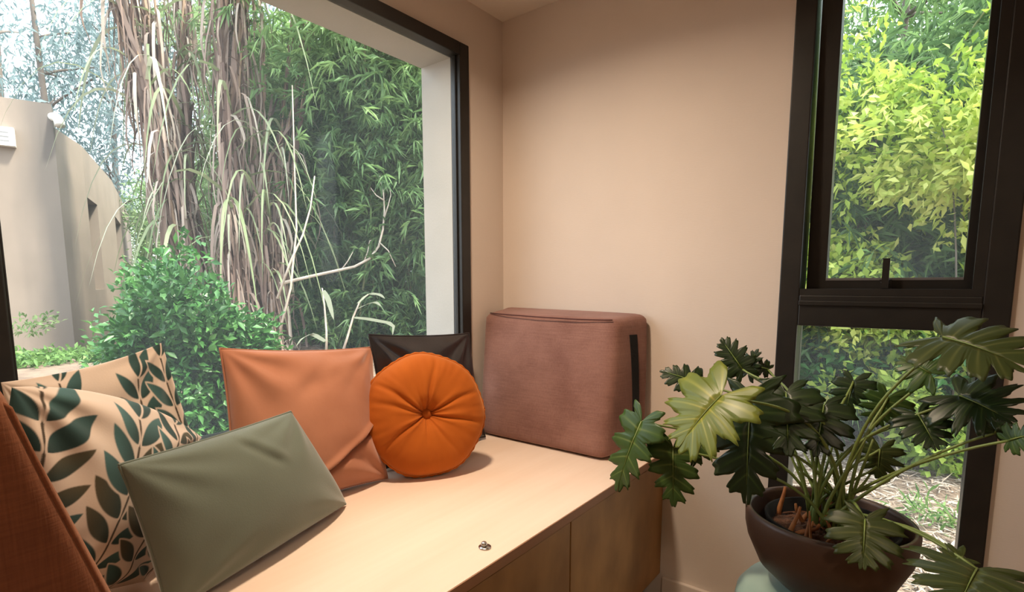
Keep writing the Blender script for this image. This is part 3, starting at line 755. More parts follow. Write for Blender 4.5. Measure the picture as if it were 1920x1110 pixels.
def bamboo(name, label, base, spread, h, ncu, nspray, mat, seed, L0=0.17, W0=0.022, zmin=0.2, lean=(0, 0), group=None, tintfn=None, puff=0.5):
    """clump of thin culms with drooping fans of narrow leaves"""
    r = np.random.default_rng(seed); base = np.array(base, float)
    base = np.array([base[0], base[1], float(gz(base[0], base[1]))])
    root = empty(name, base); tag(root, label, 'bamboo', group)
    tips = []; paths = []
    for q in range(ncu):
        b = base + np.array([r.normal(0, spread * 0.45), r.normal(0, spread * 0.45), -0.03]); hh = h * r.uniform(0.7, 1.05)
        dx = np.array([r.normal(0, .22) + lean[0], r.normal(0, .22) + lean[1]]) * hh
        t = b + np.array([dx[0], dx[1], hh]); pts = bez(b, b + [0, 0, hh * .45], t - [dx[0] * .5, dx[1] * .5, hh * .15], t, 10)
        tube('culm', pts, np.linspace(0.014, 0.004, 10), M_CULM, root, 5); paths.append(pts)
    paths = np.array(paths)
    ci = r.integers(ncu, size=nspray); f = r.random(nspray) ** 0.85 * 0.98
    fi = f * 9; i0 = np.minimum(fi.astype(int), 8); fr = (fi - i0)[:, None]
    P = paths[ci, i0] * (1 - fr) + paths[ci, i0 + 1] * fr
    o = unit(np.stack([r.normal(size=nspray), r.normal(size=nspray), np.zeros(nspray)], 1)); rad = r.random(nspray) ** 0.6 * puff * (0.55 + 0.6 * (1 - np.abs(f - .5)))
    P = P + o * rad[:, None]; P[:, 2] += r.normal(0, .12, nspray) - rad * 0.15
    P = P[P[:, 2] > base[2] + zmin]; nspray = len(P); o = o[:nspray]
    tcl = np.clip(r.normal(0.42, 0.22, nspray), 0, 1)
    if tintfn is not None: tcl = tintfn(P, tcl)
    per = 8; idx = np.repeat(np.arange(nspray), per); k = len(idx)
    ax = unit(o + r.normal(0, .5, (nspray, 3)) + [0, 0, -0.35])
    D = ax[idx] + r.normal(0, 0.5, (k, 3)); N = r.normal(0, .5, (k, 3)) + [0, 0, 1.0]
    lv = Leaves(); C = P[idx] + ax[idx] * (r.random(k) * 0.16)[:, None]
    lv.blades(C, D, N, L0 * (0.6 + 0.7 * r.random(k)), W0 * (0.7 + 0.6 * r.random(k)), np.clip(tcl[idx] + r.normal(0, .1, k), 0, 1), 0.1, 0.35, 0.28)
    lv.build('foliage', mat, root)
    return root

def cane_clump(name, label, base, ends, seed, n_green=260, n_dry=420, per=4, jit=0.16, rad=0.02, zdry=(0.1, 1.0)):
    """giant cane grass: stout stalks wrapped in dry sheaths, arching green blades, hanging dead leaves"""
    r = np.random.default_rng(seed); base = np.array(base, float); base[2] = float(gz(base[0], base[1]))
    root = empty(name, base); tag(root, label, 'cane grass', 'tall cane clumps outside the big window')
    paths = []
    for e in ends:
        e = [np.array(q, float) for q in e]
        for q in range(per):
            j = r.normal(0, jit, 3) * [1, 1, 0.2]; j2 = r.normal(0, jit * 1.6, 3) * [1, 1, 0.6]
            b = base + r.normal(0, jit * 1.1, 3) * [1, 1, 0]; b[2] = gz(b[0], b[1]) - 0.03
            pts = bez(b, e[0] + j, e[1] + j, e[2] + j2, 16)
            tube('cane', pts, np.linspace(rad, rad * 0.55, 16) * r.uniform(.8, 1.2), M_CANE, root, 6); paths.append(pts)
    paths = np.array(paths); m_ = paths.shape[1]
    def sample(n, lo, hi):
        ci = r.integers(len(paths), size=n); f = r.uniform(lo, hi, n) * (m_ - 1.001); i = f.astype(int); fr = (f - i)[:, None]
        P = paths[ci, i] * (1 - fr) + paths[ci, i + 1] * fr; T = unit(paths[ci, np.minimum(i + 1, m_ - 1)] - paths[ci, i]); return P, T
    t = np.linspace(0, 1, 9)[None, :, None]
    # dead leaves: leave the stalk, fold over and hang down along it
    P, T = sample(n_dry, *zdry); o = unit(np.stack([r.normal(size=n_dry), r.normal(size=n_dry), np.zeros(n_dry)], 1))
    Ln = r.uniform(0.35, 0.95, n_dry)[:, None, None]; out = r.uniform(0.03, 0.26, n_dry)[:, None, None]
    path = P[:, None, :] + o[:, None, :] * out * np.sin(np.pi * np.clip(t * 1.1, 0, 1) * 0.75) + np.array([0, 0, 1.0]) * Ln * (0.22 * np.sin(np.pi * np.clip(t * 2.2, 0, 1)) - t ** 1.2)
    path[..., 2] = np.maximum(path[..., 2], gz(path[..., 0], path[..., 1]) + 0.02)
    sd = unit(np.cross(o, [0, 0, 1.0]) + r.normal(0, .35, (n_dry, 3))); lv = Leaves()
    lv.strips(path, sd, r.uniform(0.012, 0.034, n_dry), np.clip(r.normal(0.5, 0.27, n_dry), 0, 1))
    # sheaths hugging the stalks
    ns = n_dry; P, T = sample(ns, 0.0, 1.0); o = unit(np.cross(T, r.normal(size=(ns, 3)))); Ls = r.uniform(.25, .6, ns)[:, None, None]
    path = P[:, None, :] + T[:, None, :] * Ls * t + o[:, None, :] * (rad * 0.9 + 0.07 * t ** 2.5)
    lv.strips(path, unit(np.cross(T, o)), r.uniform(.03, .055, ns), np.clip(r.normal(.35, .22, ns), 0, 1))
    lv.build('dry_leaves', M_DRY, root)
    P, T = sample(n_green, 0.35, 1.0); o = unit(np.stack([r.normal(size=n_green), r.normal(size=n_green), np.zeros(n_green)], 1))
    Ln = r.uniform(0.6, 1.5, n_green)[:, None, None]; up = r.uniform(.15, .75, n_green)[:, None, None]
    path = P[:, None, :] + o[:, None, :] * Ln * 0.75 * t ** 0.85 + np.array([0, 0, 1.0]) * Ln * (up * 1.3 * t - 1.25 * t ** 2.4)
    lv = Leaves(); lv.strips(path, unit(np.cross(o, [0, 0, 1.0]) + r.normal(0, .2, (n_green, 3))), r.uniform(.018, .042, n_green), np.clip(r.normal(.5, .25, n_green), 0, 1))
    lv.build('green_blades', M_BLADE, root)
    return root

# neighbour's house: rendered wall with a parapet, going away from the window
def camplan(d, l):
    h = FW[:2] / np.linalg.norm(FW[:2]); rt = np.array([h[1], -h[0]])
    return CAM[:2] + d * h + l * rt
def taupe():
    M, nt, b = nodes_of('taupe_render'); b.inputs['Roughness'].default_value = 0.9; b.inputs['Specular IOR Level'].default_value = 0.2
    n = noise(nt, 1.6, 5, mapped(nt)); r = ramp(nt, [(0.3, (0.30, 0.245, 0.205)), (0.7, (0.25, 0.205, 0.172))]); nt.links.new(n.outputs[0], r.inputs[0])
    # rain streak below the spout: long stain with ragged sides
    geo = nt.nodes.new('ShaderNodeNewGeometry'); sep = nt.nodes.new('ShaderNodeVectorMath'); sep.operation = 'DISTANCE'
    flat = nt.nodes.new('ShaderNodeVectorMath'); flat.operation = 'MULTIPLY'; flat.inputs[1].default_value = (1, 1, 0)
    nt.links.new(geo.outputs['Position'], flat.inputs[0])
    c = (-7.76, 0.47); sep.inputs[1].default_value = (c[0], c[1], 0); nt.links.new(flat.outputs[0], sep.inputs[0])
    n2 = noise(nt, 1.0, 4, mapped(nt, (5, 5, 0.7))); ad = nt.nodes.new('ShaderNodeMath'); ad.operation = 'MULTIPLY_ADD'; ad.inputs[1].default_value = 0.28
    nt.links.new(n2.outputs[0], ad.inputs[0]); nt.links.new(sep.outputs['Value'], ad.inputs[2])
    mr = nt.nodes.new('ShaderNodeMapRange'); mr.inputs[1].default_value = 0.30; mr.inputs[2].default_value = 0.62; mr.inputs[3].default_value = 0.8; mr.inputs[4].default_value = 0.0
    nt.links.new(ad.outputs[0], mr.inputs[0])
    mx = nt.nodes.new('ShaderNodeMix'); mx.data_type = 'RGBA'; mx.inputs[7].default_value = (0.115, 0.105, 0.10, 1)
    nt.links.new(mr.outputs[0], mx.inputs[0]); nt.links.new(r.outputs[0], mx.inputs[6]); nt.links.new(mx.outputs[2], b.inputs['Base Color'])
    return M
M_TAUPE = taupe()
M_WHITE = basic('white_plastic', (0.80, 0.79, 0.76), None, 10, 0.5)
M_DARKGLASS = basic('dark_glass', (0.03, 0.032, 0.03), None, 5, 0.15)
M_INK = basic('grey_print', (0.25, 0.25, 0.26), None, 10, 0.7)
def building():
    q = [np.array(p) for p in ((-8.35, -2.03), (-7.779, -0.028), (-7.648, 0.43), (-8.513, 0.932), (-11.256, 2.062), (-17.182, 4.145))]
    root = empty('neighbour_house', (*q[2], 0)); tag(root, 'taupe rendered house with flat parapet and deep window slots', 'house')
    panel_with_holes('wall', q[0], q[2], -0.4, 3.28, 0.3, [], M_TAUPE, root)
    sg = np.linalg.norm(q[4] - q[3])
    panel_with_holes('wall', q[2], q[3], -0.4, 3.0, 0.3, [], M_TAUPE, root)
    wins = [(3, 4, 0.06, 0.95, 0.92, 2.28), (4, 5, 0.05, 1.86, 1.10, 2.33)]
    for (a, b_, s0, s1, za, zb) in wins:
        panel_with_holes('wall', q[a], q[b_], -0.4, 3.0, 0.3, [(s0, s1, za, zb)], M_TAUPE, root)
        d = unit(q[b_] - q[a]); nr = np.array([-d[1], d[0]])
        p0 = q[a] + d * s0 + nr * 0.24; p1 = q[a] + d * s1 + nr * 0.24
        panel_with_holes('window_pane', p0, p1, za, zb, 0.02, [], M_DARKGLASS, root)
    # white spout on the parapet
    d = unit(q[2] - q[0]); nr = np.array([d[1], -d[0]]); s = q[2] - d * 0.02
    A = np.array([*(s - nr * 0.1), 3.13]); B = np.array([*(s + nr * 0.13), 3.15]); Cc = np.array([*(s + nr * 0.16), 2.99])
    rt = np.array([*d, 0])
    tube('spout', bez(A - rt * 0.1, A + rt * 0.05, B + rt * 0.08, Cc + rt * 0.10, 10), 0.055, M_WHITE, root, 12)
    # white meter box with printed lines
    c = at(8, 258, 2, 2.66); w = q[1] - d * 0.03
    p0 = q[1] - d * 0.55; p1 = q[1] + d * 0.10
    f = lambda s_, z, o_: np.array([*(p0 + (p1 - p0) * s_ + nr * o_), z])
    V = [f(0, 2.69, 0.0), f(1, 2.69, 0.0), f(1, 2.91, 0.0), f(0, 2.91, 0.0), f(0, 2.69, 0.10), f(1, 2.69, 0.10), f(1, 2.91, 0.10), f(0, 2.91, 0.10)]
    BX6 = [(0, 3, 2, 1), (4, 5, 6, 7), (0, 1, 5, 4), (1, 2, 6, 5), (2, 3, 7, 6), (3, 0, 4, 7)]
    mb = mesh_np('wall_box', V, BX6, M_WHITE, root)
    for zz in (2.74, 2.79, 2.84):
        V = [f(.55, zz, .101), f(.92, zz, .101), f(.92, zz + .012, .101), f(.55, zz + .012, .101), f(.55, zz, .104), f(.92, zz, .104), f(.92, zz + .012, .104), f(.55, zz + .012, .104)]
        mesh_np('print_line', V, BX6, M_INK, mb)
building()
shrub('wall_sprig', 'small leaf sprig low against the neighbour wall', (*(at(52, 596, 0, -7.35)[:2]), 0.5), (0.12, 0.28, 0.09), 26, 6, 0.07, 0.035, M_LEAF_PALE, 29, stems=0)  # small stemless leaf cluster set low against the wall

# --- left window planting
def base_at(px, dep):
    p = deep(px, 528, dep); return np.array([p[0], p[1], 0])
cane_clump('cane_clump', 'leaning brown cane clump, leftmost of the three tall clumps', base_at(372, 5.4),
           [(deep(345, 470, 5.4), deep(318, 270, 5.3), deep(262, -90, 5.1)), (deep(352, 460, 5.5), deep(330, 250, 5.4), deep(318, -110, 5.4)), (deep(345, 480, 5.3), deep(300, 240, 5.1), deep(215, -60, 4.9))],
           11, 75, 560, 5, 0.062, 0.024)
cane_clump('cane_clump', 'straight upright brown cane clump, middle of the three tall clumps', base_at(447, 5.2),
           [(deep(428, 450, 5.2), deep(410, 250, 5.15), deep(425, -100, 5.1)), (deep(436, 440, 5.3), deep(422, 240, 5.2), deep(450, -90, 5.2))], 12, 40, 400, 5, 0.045, 0.024)
cane_clump('cane_clump', 'thin pale cane clump beside the bamboo, rightmost of the three', base_at(512, 5.5),
           [(deep(500, 500, 5.5), deep(482, 330, 5.5), deep(470, 120, 5.6)), (deep(520, 500, 5.5), deep(535, 330, 5.5), deep(565, 40, 5.6)), (deep(490, 520, 5.4), deep(465, 400, 5.4), deep(500, 250, 5.5))],
           13, 50, 210, 4, 0.075, 0.011, (0.0, 0.7))
shrub('glossy_shrub', 'dense glossy green shrub below the canes, just outside the glass', (*deep(300, 0, 3.0)[:2], 0.46), (0.43, 0.43, 0.54), 2300, 7, 0.062, 0.030, M_LEAF_GLOSS, 21, stems=7, fill=0.5, bump=0.55)
shrub('glossy_shrub', 'small sparse green shrub sprouting by the neighbour wall', (*deep(205, 0, 3.1)[:2], 0.40), (0.26, 0.26, 0.46), 420, 6, 0.055, 0.026, M_LEAF_GLOSS, 22, stems=5, fill=0.3)
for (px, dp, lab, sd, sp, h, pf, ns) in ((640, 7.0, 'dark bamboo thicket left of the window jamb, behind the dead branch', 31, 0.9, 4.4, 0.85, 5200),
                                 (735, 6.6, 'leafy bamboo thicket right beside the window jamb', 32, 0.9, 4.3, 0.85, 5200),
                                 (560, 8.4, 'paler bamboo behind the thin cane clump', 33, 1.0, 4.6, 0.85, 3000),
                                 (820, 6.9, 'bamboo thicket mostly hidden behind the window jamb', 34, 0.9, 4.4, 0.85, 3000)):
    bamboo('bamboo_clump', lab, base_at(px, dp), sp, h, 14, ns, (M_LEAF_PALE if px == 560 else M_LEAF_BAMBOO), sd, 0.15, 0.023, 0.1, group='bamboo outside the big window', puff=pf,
           tintfn=lambda P, t: np.clip(t + 0.20 * (P[:, 2] - 2.1), 0, 1))  # tint lightens with height: sunlit tops put into the leaf colour
shrub('understory_shrub', 'low green undergrowth at the foot of the bamboo', (*deep(640, 0, 6.0)[:2], 0.55), (0.75, 0.5, 0.42), 700, 7, 0.09, 0.035, M_LEAF_MID, 24, stems=4)
for (px, dp, zc, rx, rz, n, lab, sd) in ((300, 12.5, 2.2, 1.0, 1.9, 1300, 'light green shrub behind the end of the neighbour house', 41),
                             (395, 10.4, 1.9, 1.2, 1.6, 1500, 'pale green shrub seen between house and cane clumps', 42),
                             (520, 10.2, 2.0, 1.4, 2.0, 1800, 'bright green shrub behind the middle and right cane clumps', 43),
                             (165, 19.0, 3.0, 1.6, 2.2, 1500, 'hazy green shrub rising over the neighbour parapet', 44)):
    shrub('garden_shrub', lab, (*deep(px, 0, dp)[:2], zc), (rx, rx, rz), n, 7, 0.15, 0.05, M_LEAF_PALE, sd, 'shrubs behind the cane clumps', 4, fill=0.5)

def tree(label, base, h, crown, nl, seed, thick=0.16, zc=0.62, mat=None):
    r = np.random.default_rng(seed); base = np.array([base[0], base[1], float(gz(base[0], base[1]))])
    root = empty('tree', base); tag(root, label, 'tree', 'background trees')
    topp = base + np.array([r.normal(0, .3), r.normal(0, .3), h * 0.9])
    trunk = bez(base - [0, 0, .1], base + [r.normal(0, .15), r.normal(0, .15), h * .3], topp - [0, 0, h * .3], topp, 12)
    tube('trunk', trunk, np.linspace(thick, thick * .3, 12), M_BARK, root, 8)
    lv = Leaves()
    for q in range(13):
        f = r.uniform(zc - 0.3, 0.98); p = trunk[int(f * 11)]; an = r.uniform(0, 6.28); Lb = crown * r.uniform(.5, 1.1)
        e = p + np.array([math.cos(an) * Lb, math.sin(an) * Lb, Lb * r.uniform(0.1, .7)])
        tube('branch', bez(p, p + (e - p) * .4 + [0, 0, .1], e - [0, 0, .2], e, 7), np.linspace(thick * .3, thick * .08, 7), M_BARK, root, 5)
        n = nl // 13; c = e + r.normal(0, 1, (n // 7 + 1, 3)) * [crown * .33, crown * .33, crown * .24]; idx = np.repeat(np.arange(len(c)), 7); k = len(idx)
        C = c[idx] + r.normal(0, .12, (k, 3)); D = r.normal(0, .7, (k, 3)) + [0, 0, -.6]; N = r.normal(0, 1, (k, 3))
        lv.blades(C, D, N, r.uniform(.14, .30, k), r.uniform(.04, .075, k), np.clip(r.normal(.5, .25, k), 0, 1), .1, .4, .1)
    lv.build('foliage', mat or M_LEAF_BLUE, root)
for (px, dp, h, cr, nl, th, lab) in ((18, 17, 10.0, 2.1, 4200, .16, 'tall blue green tree at the far left above the parapet'),
                             (128, 15, 11.0, 1.9, 3800, .13, 'tall thin dark trunked tree between parapet and canes'),
                             (235, 18, 10.0, 2.0, 3800, .15, 'blue green tree behind the leftmost cane clump'),
                             (370, 17, 9.5, 2.0, 3800, .14, 'blue green tree behind the middle cane clump'),
                             (520, 16, 9.0, 2.0, 4200, .14, 'blue green tree behind the rightmost canes'),
                             (640, 13, 7.5, 1.8, 4200, .14, 'grey green tree rising behind the bamboo'),
                             (-140, 15, 9.0, 2.0, 3000, .15, 'blue green tree at the outermost left, beyond the neighbour house')):
    tree(lab, base_at(px, dp), h, cr, nl, 50 + int(abs(px)), th)

# bleached dead branch lying across the bamboo
def dead_branch():
    root = empty('dead_branch', deep(560, 527, 5.3)); tag(root, 'bleached dead branch curving up in front of the bamboo', 'branch')
    dp = 5.3
    main = [deep(x, y, dp + 0.0006 * (x - 525)) for x, y in ((525, 532), (570, 521), (620, 510), (665, 500), (693, 485), (710, 462), (718, 430), (721, 395), (719, 362), (712, 330))]
    tube('stem', main, np.linspace(0.019, 0.006, len(main)), M_DEAD, root, 6)
    for pts in (((682, 493), (690, 470), (693, 452), (705, 446)), ((720, 410), (728, 385), (733, 365), (730, 350)), ((719, 375), (705, 366), (695, 352)), ((712, 455), (728, 470), (742, 500)), ((640, 506), (652, 490), (662, 472))):
        tube('twig', [deep(x, y, dp + .1) for x, y in pts], np.linspace(0.008, 0.003, len(pts)), M_DEAD, root, 5)
dead_branch()
def dry_stalk(label, pts, dep, seed, blades):
    p = [deep(x, y, dep) for x, y in pts]; root = empty('dry_stalk', p[0]); tag(root, label, 'dry plant', 'broken dry stalks by the bamboo')
    tube('stalk', p, np.linspace(0.013, 0.006, len(p)), M_DEAD, root, 6)
    for bl_ in blades:
        q = np.array([deep(x, y, dep - 0.03) for x, y in bl_]); t = np.linspace(0, 1, 9); s_ = np.linspace(0, 1, len(q))
        c = np.stack([np.interp(t, s_, q[:, i]) for i in range(3)], 1)[None]; lv = Leaves(); lv.strips(c, unit(np.array([[RT[0], RT[1], 0.4]])), 0.05, 0.85)
        me = mesh_np('blade', np.concatenate(lv.V), np.concatenate(lv.F), M_BLADE, root, False, {'tint': np.concatenate(lv.T)})
dry_stalk('pale bent stalk with drooping white blades, left one by the bamboo', ((612, 662), (612, 620), (608, 570), (604, 540)), 5.0, 1, (((606, 545), (615, 560), (622, 585), (626, 600)), ((610, 640), (585, 625), (565, 635), (555, 650))))
dry_stalk('pale arching stalk with drooping white blades, right one by the bamboo', ((640, 668), (652, 630), (662, 595), (675, 565), (690, 552)), 4.9, 2,
          (((672, 568), (690, 550), (712, 552), (722, 560)), ((664, 595), (690, 598), (728, 605), (738, 612), (736, 630)), ((668, 580), (688, 570), (705, 566), (715, 575))))
dry_stalk('thin upright pale stem crossing in front of the canes', ((520, 640), (545, 540), (556, 430), (552, 300), (548, 160)), 5.0, 3, ())
dry_stalk('thin slanting pale stem leaning right among the canes', ((520, 560), (545, 490), (568, 440), (582, 390), (590, 330)), 4.9, 4, ())

# --- slim window planting
def gy(P, t): return np.clip(t + 0.35 * np.sin(P[:, 0] * 3.1 + 1) * np.sin(P[:, 2] * 3.4) + 0.1, 0, 1)  # lighter patches of tint: sun dapples put into the leaf colour
shrub('golden_shrub', 'sunlit golden leaved shrub at the right of the upper slim window', (1.50, 2.75, 1.78), (0.58, 0.34, 0.40), 620, 7, 0.080, 0.036, M_LEAF_YELLOW, 61, stems=7, fill=0.4, bump=0.75, tintfn=gy)
shrub('golden_shrub', 'golden green leaved shrub at the left of the upper slim window', (0.82, 3.15, 2.10), (0.46, 0.34, 0.48), 420, 7, 0.075, 0.032, M_LEAF_YELLOW, 67, stems=5, fill=0.4, bump=0.75, tint=(0.0, 0.8))
shrub('golden_shrub', 'lower golden green shrub at the left edge of the slim window', (0.70, 3.0, 0.95), (0.42, 0.4, 0.45), 620, 7, 0.080, 0.038, M_LEAF_YELLOW, 62, stems=5, fill=0.4, bump=0.4)
shrub('leafy_shrub', 'mid green shrub seen through the lower slim window', (1.15, 3.1, 0.42), (0.75, 0.45, 0.48), 1100, 7, 0.085, 0.036, M_LEAF_GLOSS, 63, stems=6, fill=0.5)
shrub('leafy_shrub', 'golden sprig shrub beside the lower right of the slim window', (1.75, 2.9, 0.55), (0.40, 0.35, 0.40), 420, 7, 0.075, 0.036, M_LEAF_YELLOW, 64, stems=5, fill=0.4)
shrub('groundcover', 'low bright green tuft on the straw mulch outside', (1.36, 2.55, 0.0), (0.24, 0.16, 0.14), 130, 7, 0.07, 0.034, M_LEAF_YELLOW, 65, stems=2, tint=(0.0, 0.5))
shrub('groundcover', 'tiny grassy sprout in the straw near the slim window', (1.30, 1.55, -0.09), (0.10, 0.09, 0.05), 30, 6, 0.07, 0.012, M_LEAF_MID, 66, stems=1)
shrub('golden_shrub', 'golden leaf sprays just under the transom of the slim window', (1.02, 2.72, 0.66), (0.46, 0.20, 0.14), 190, 7, 0.075, 0.034, M_LEAF_YELLOW, 68, stems=3, fill=0.2, bump=0.6)
shrub('golden_shrub', 'small golden green shrub in the middle of the lower slim window', (1.10, 2.55, 0.30), (0.26, 0.16, 0.15), 120, 7, 0.075, 0.034, M_LEAF_YELLOW, 69, stems=3, fill=0.2, bump=0.6, tint=(0, .8))
shrub('groundcover', 'low green weeds on the ground between glass and neighbour house', (*deep(70, 0, 4.6)[:2], 0.0), (0.7, 0.9, 0.16), 420, 7, 0.07, 0.03, M_LEAF_MID, 28, stems=2)
for (x, y, lab, sd, h) in ((0.85, 3.75, 'light bamboo sprays low behind the transom of the slim window', 75, 1.9), (0.45, 4.3, 'dark bamboo behind the golden shrub, left side of the slim window', 71, 3.3), (1.5, 4.5, 'dark bamboo behind the golden shrub, middle of the slim window', 72, 3.5),
                           (2.5, 4.2, 'dark bamboo behind the golden shrub, right side of the slim window', 73, 3.4), (-0.8, 4.9, 'dark bamboo farthest left, behind the solid part of the back wall', 74, 4.2)):
    bamboo('bamboo_clump', lab, (x, y, 0), 0.9, h, 12, 2600, M_LEAF_BAMBOO, sd, 0.16, 0.022, 0.05, group='bamboo outside the slim window', puff=0.7)
for (x, y, h, sd, lab) in ((0.4, 11, 8, 81, 'grey green tree far behind the slim window, left'), (2.4, 12, 8.5, 82, 'grey green tree far behind the slim window, right'), (-3.5, 12, 8.5, 83, 'grey green tree between the two window views')):
    tree(lab, (x, y, 0), h, 2.2, 10000, sd, .15, mat=M_LEAF_MID)
# ------------------------------------------------------------------ plant on its stool
PC = np.array([1.108, -0.400]); PR = 0.143; PZ = 0.556
M_POT = basic('pot_dark_glaze', (0.075, 0.042, 0.028), (0.055, 0.032, 0.022), 8, 0.45, bump=0.1, bscale=80, spec=0.45)
M_INNER = basic('nursery_pot_plastic', (0.010, 0.010, 0.010), None, 8, 0.8, spec=0.15)
M_POTSOIL = basic('potting_soil', (0.13, 0.055, 0.028), (0.05, 0.024, 0.014), 60, 0.95, bump=1.0, bscale=120, bdist=0.01)
M_PETIOLE = basic('petiole', (0.20, 0.27, 0.070), (0.14, 0.20, 0.05), 20, 0.45)
M_AERIAL = basic('orange_stem_base', (0.42, 0.17, 0.055), (0.25, 0.09, 0.03), 40, 0.8)
M_STOOL = basic('teal_ceramic', (0.30, 0.42, 0.36), (0.25, 0.36, 0.31), 6, 0.3, spec=0.5)
M_LINE = basic('stool_groove', (0.08, 0.16, 0.14), None, 6, 0.5)

def leafblade(name, cols, trans):
    M = bpy.data.materials.new(name); M.use_nodes = True; nt = M.node_tree; b = nt.nodes['Principled BSDF']; out = nt.nodes['Material Output']
    a = nt.nodes.new('ShaderNodeAttribute'); a.attribute_name = 'vein'
    n = noise(nt, 18, 3, mapped(nt)); ad = nt.nodes.new('ShaderNodeMath'); ad.operation = 'MULTIPLY_ADD'; ad.inputs[1].default_value = 0.35
    nt.links.new(n.outputs[0], ad.inputs[0]); nt.links.new(a.outputs['Fac'], ad.inputs[2])
    r = ramp(nt, [(0.1, cols[0]), (0.45, cols[1]), (1.0, cols[2])]); nt.links.new(ad.outputs[0], r.inputs[0]); nt.links.new(r.outputs[0], b.inputs['Base Color'])
    b.inputs['Roughness'].default_value = 0.38; b.inputs['Specular IOR Level'].default_value = 0.45
    tr = nt.nodes.new('ShaderNodeBsdfTranslucent'); nt.links.new(r.outputs[0], tr.inputs['Color']); mx = nt.nodes.new('ShaderNodeMixShader'); mx.inputs[0].default_value = trans
    nt.links.new(b.outputs[0], mx.inputs[1]); nt.links.new(tr.outputs[0], mx.inputs[2]); nt.links.new(mx.outputs[0], out.inputs['Surface'])
    return M
M_PH_DARK = leafblade('philodendron_dark', [(0.013, 0.030, 0.008), (0.022, 0.048, 0.011), (0.060, 0.095, 0.022)], 0.22)  # backlit silhouette look put into a darker leaf colour
M_PH_MID = leafblade('philodendron_mid', [(0.045, 0.095, 0.020), (0.075, 0.145, 0.030), (0.20, 0.26, 0.07)], 0.28)
M_PH_BRIGHT = leafblade('philodendron_bright', [(0.16, 0.21, 0.035), (0.26, 0.30, 0.05), (0.46, 0.44, 0.10)], 0.30)  # brighter yellow-green, used on one leaf
M_PH_PALE = leafblade('philodendron_pale', [(0.055, 0.080, 0.022), (0.090, 0.115, 0.032), (0.17, 0.19, 0.06)], 0.35)

stool = empty('plant_stool', (PC[0], PC[1], 0)); tag(stool, 'round pale teal ceramic stool under the potted plant', 'stool')
SR, SZ = 0.160, 0.402
prof = [(0.0005, 0.001), (SR * 0.86, 0.001), (SR * 0.90, 0.01), (SR * 1.0, 0.10), (SR * 1.04, 0.20), (SR * 1.02, 0.30), (SR * 0.985, 0.340), (SR * 0.975, 0.352), (SR * 0.955, 0.370), (SR * 0.86, 0.391), (SR * 0.6, SZ - 0.003), (0.0005, SZ)]
lathe('body', prof, (PC[0], PC[1], 0), M_STOOL, stool, 64)
for zz, rr_ in ((0.318, SR * 1.004), (0.330, SR * 0.991)):
    a = np.linspace(0, 2 * np.pi, 65); tube('groove', np.stack([PC[0] + rr_ * np.cos(a), PC[1] + rr_ * np.sin(a), np.full(65, zz)], 1), 0.0016, M_LINE, stool, 5)

plant = empty('potted_philodendron', (PC[0], PC[1], SZ)); tag(plant, 'split leaf philodendron in a dark round bowl pot by the slim window', 'plant')
H0 = SZ + 0.0005 - PZ
prof = [(0.0005, H0), (0.060, H0), (0.078, H0 + 0.008), (0.116, H0 + 0.045), (0.138, H0 + 0.095), (PR, -0.035), (PR + 0.001, -0.008), (PR - 0.002, 0.0), (PR - 0.008, 0.0), (PR - 0.010, -0.008), (PR - 0.014, -0.05), (0.10, -0.11), (0.0005, -0.12)]
lathe('pot', prof, (PC[0], PC[1], PZ), M_POT, plant, 72)
prof = [(0.085, -0.105), (0.112, -0.020), (0.113, -0.012), (0.108, -0.012), (0.100, -0.05)]
lathe('nursery_pot', prof, (PC[0] + 0.004, PC[1], PZ), M_INNER, plant, 48)
def soil():
    r = np.random.default_rng(5); nr, na = 12, 40; V = []
    for i in range(nr):
        for k in range(na):
            R_ = 0.105 * i / (nr - 1) + 0.0002; t = 2 * np.pi * k / na
            V.append((PC[0] + 0.004 + R_ * math.cos(t), PC[1] + R_ * math.sin(t), PZ - 0.040 + 0.012 * (1 - i / nr) + r.normal(0, .0022)))
    F = [(i * na + k, i * na + (k + 1) % na, (i + 1) * na + (k + 1) % na, (i + 1) * na + k) for i in range(nr - 1) for k in range(na)]
    mesh_np('soil', np.array(V), F, M_POTSOIL, plant)
    for q in range(24):
        b0 = np.array([PC[0] + r.normal(0, .028), PC[1] + r.normal(0, .028), PZ - 0.045]); e = b0 + [r.normal(0, .02), r.normal(0, .02), r.uniform(.035, .07)]
        tube('stem_base', bez(b0, b0 + [0, 0, .02], e - [0, 0, .02], e, 6), np.linspace(0.0045, 0.002, 6) * r.uniform(.6, 1.5), M_AERIAL, plant, 7)
soil()

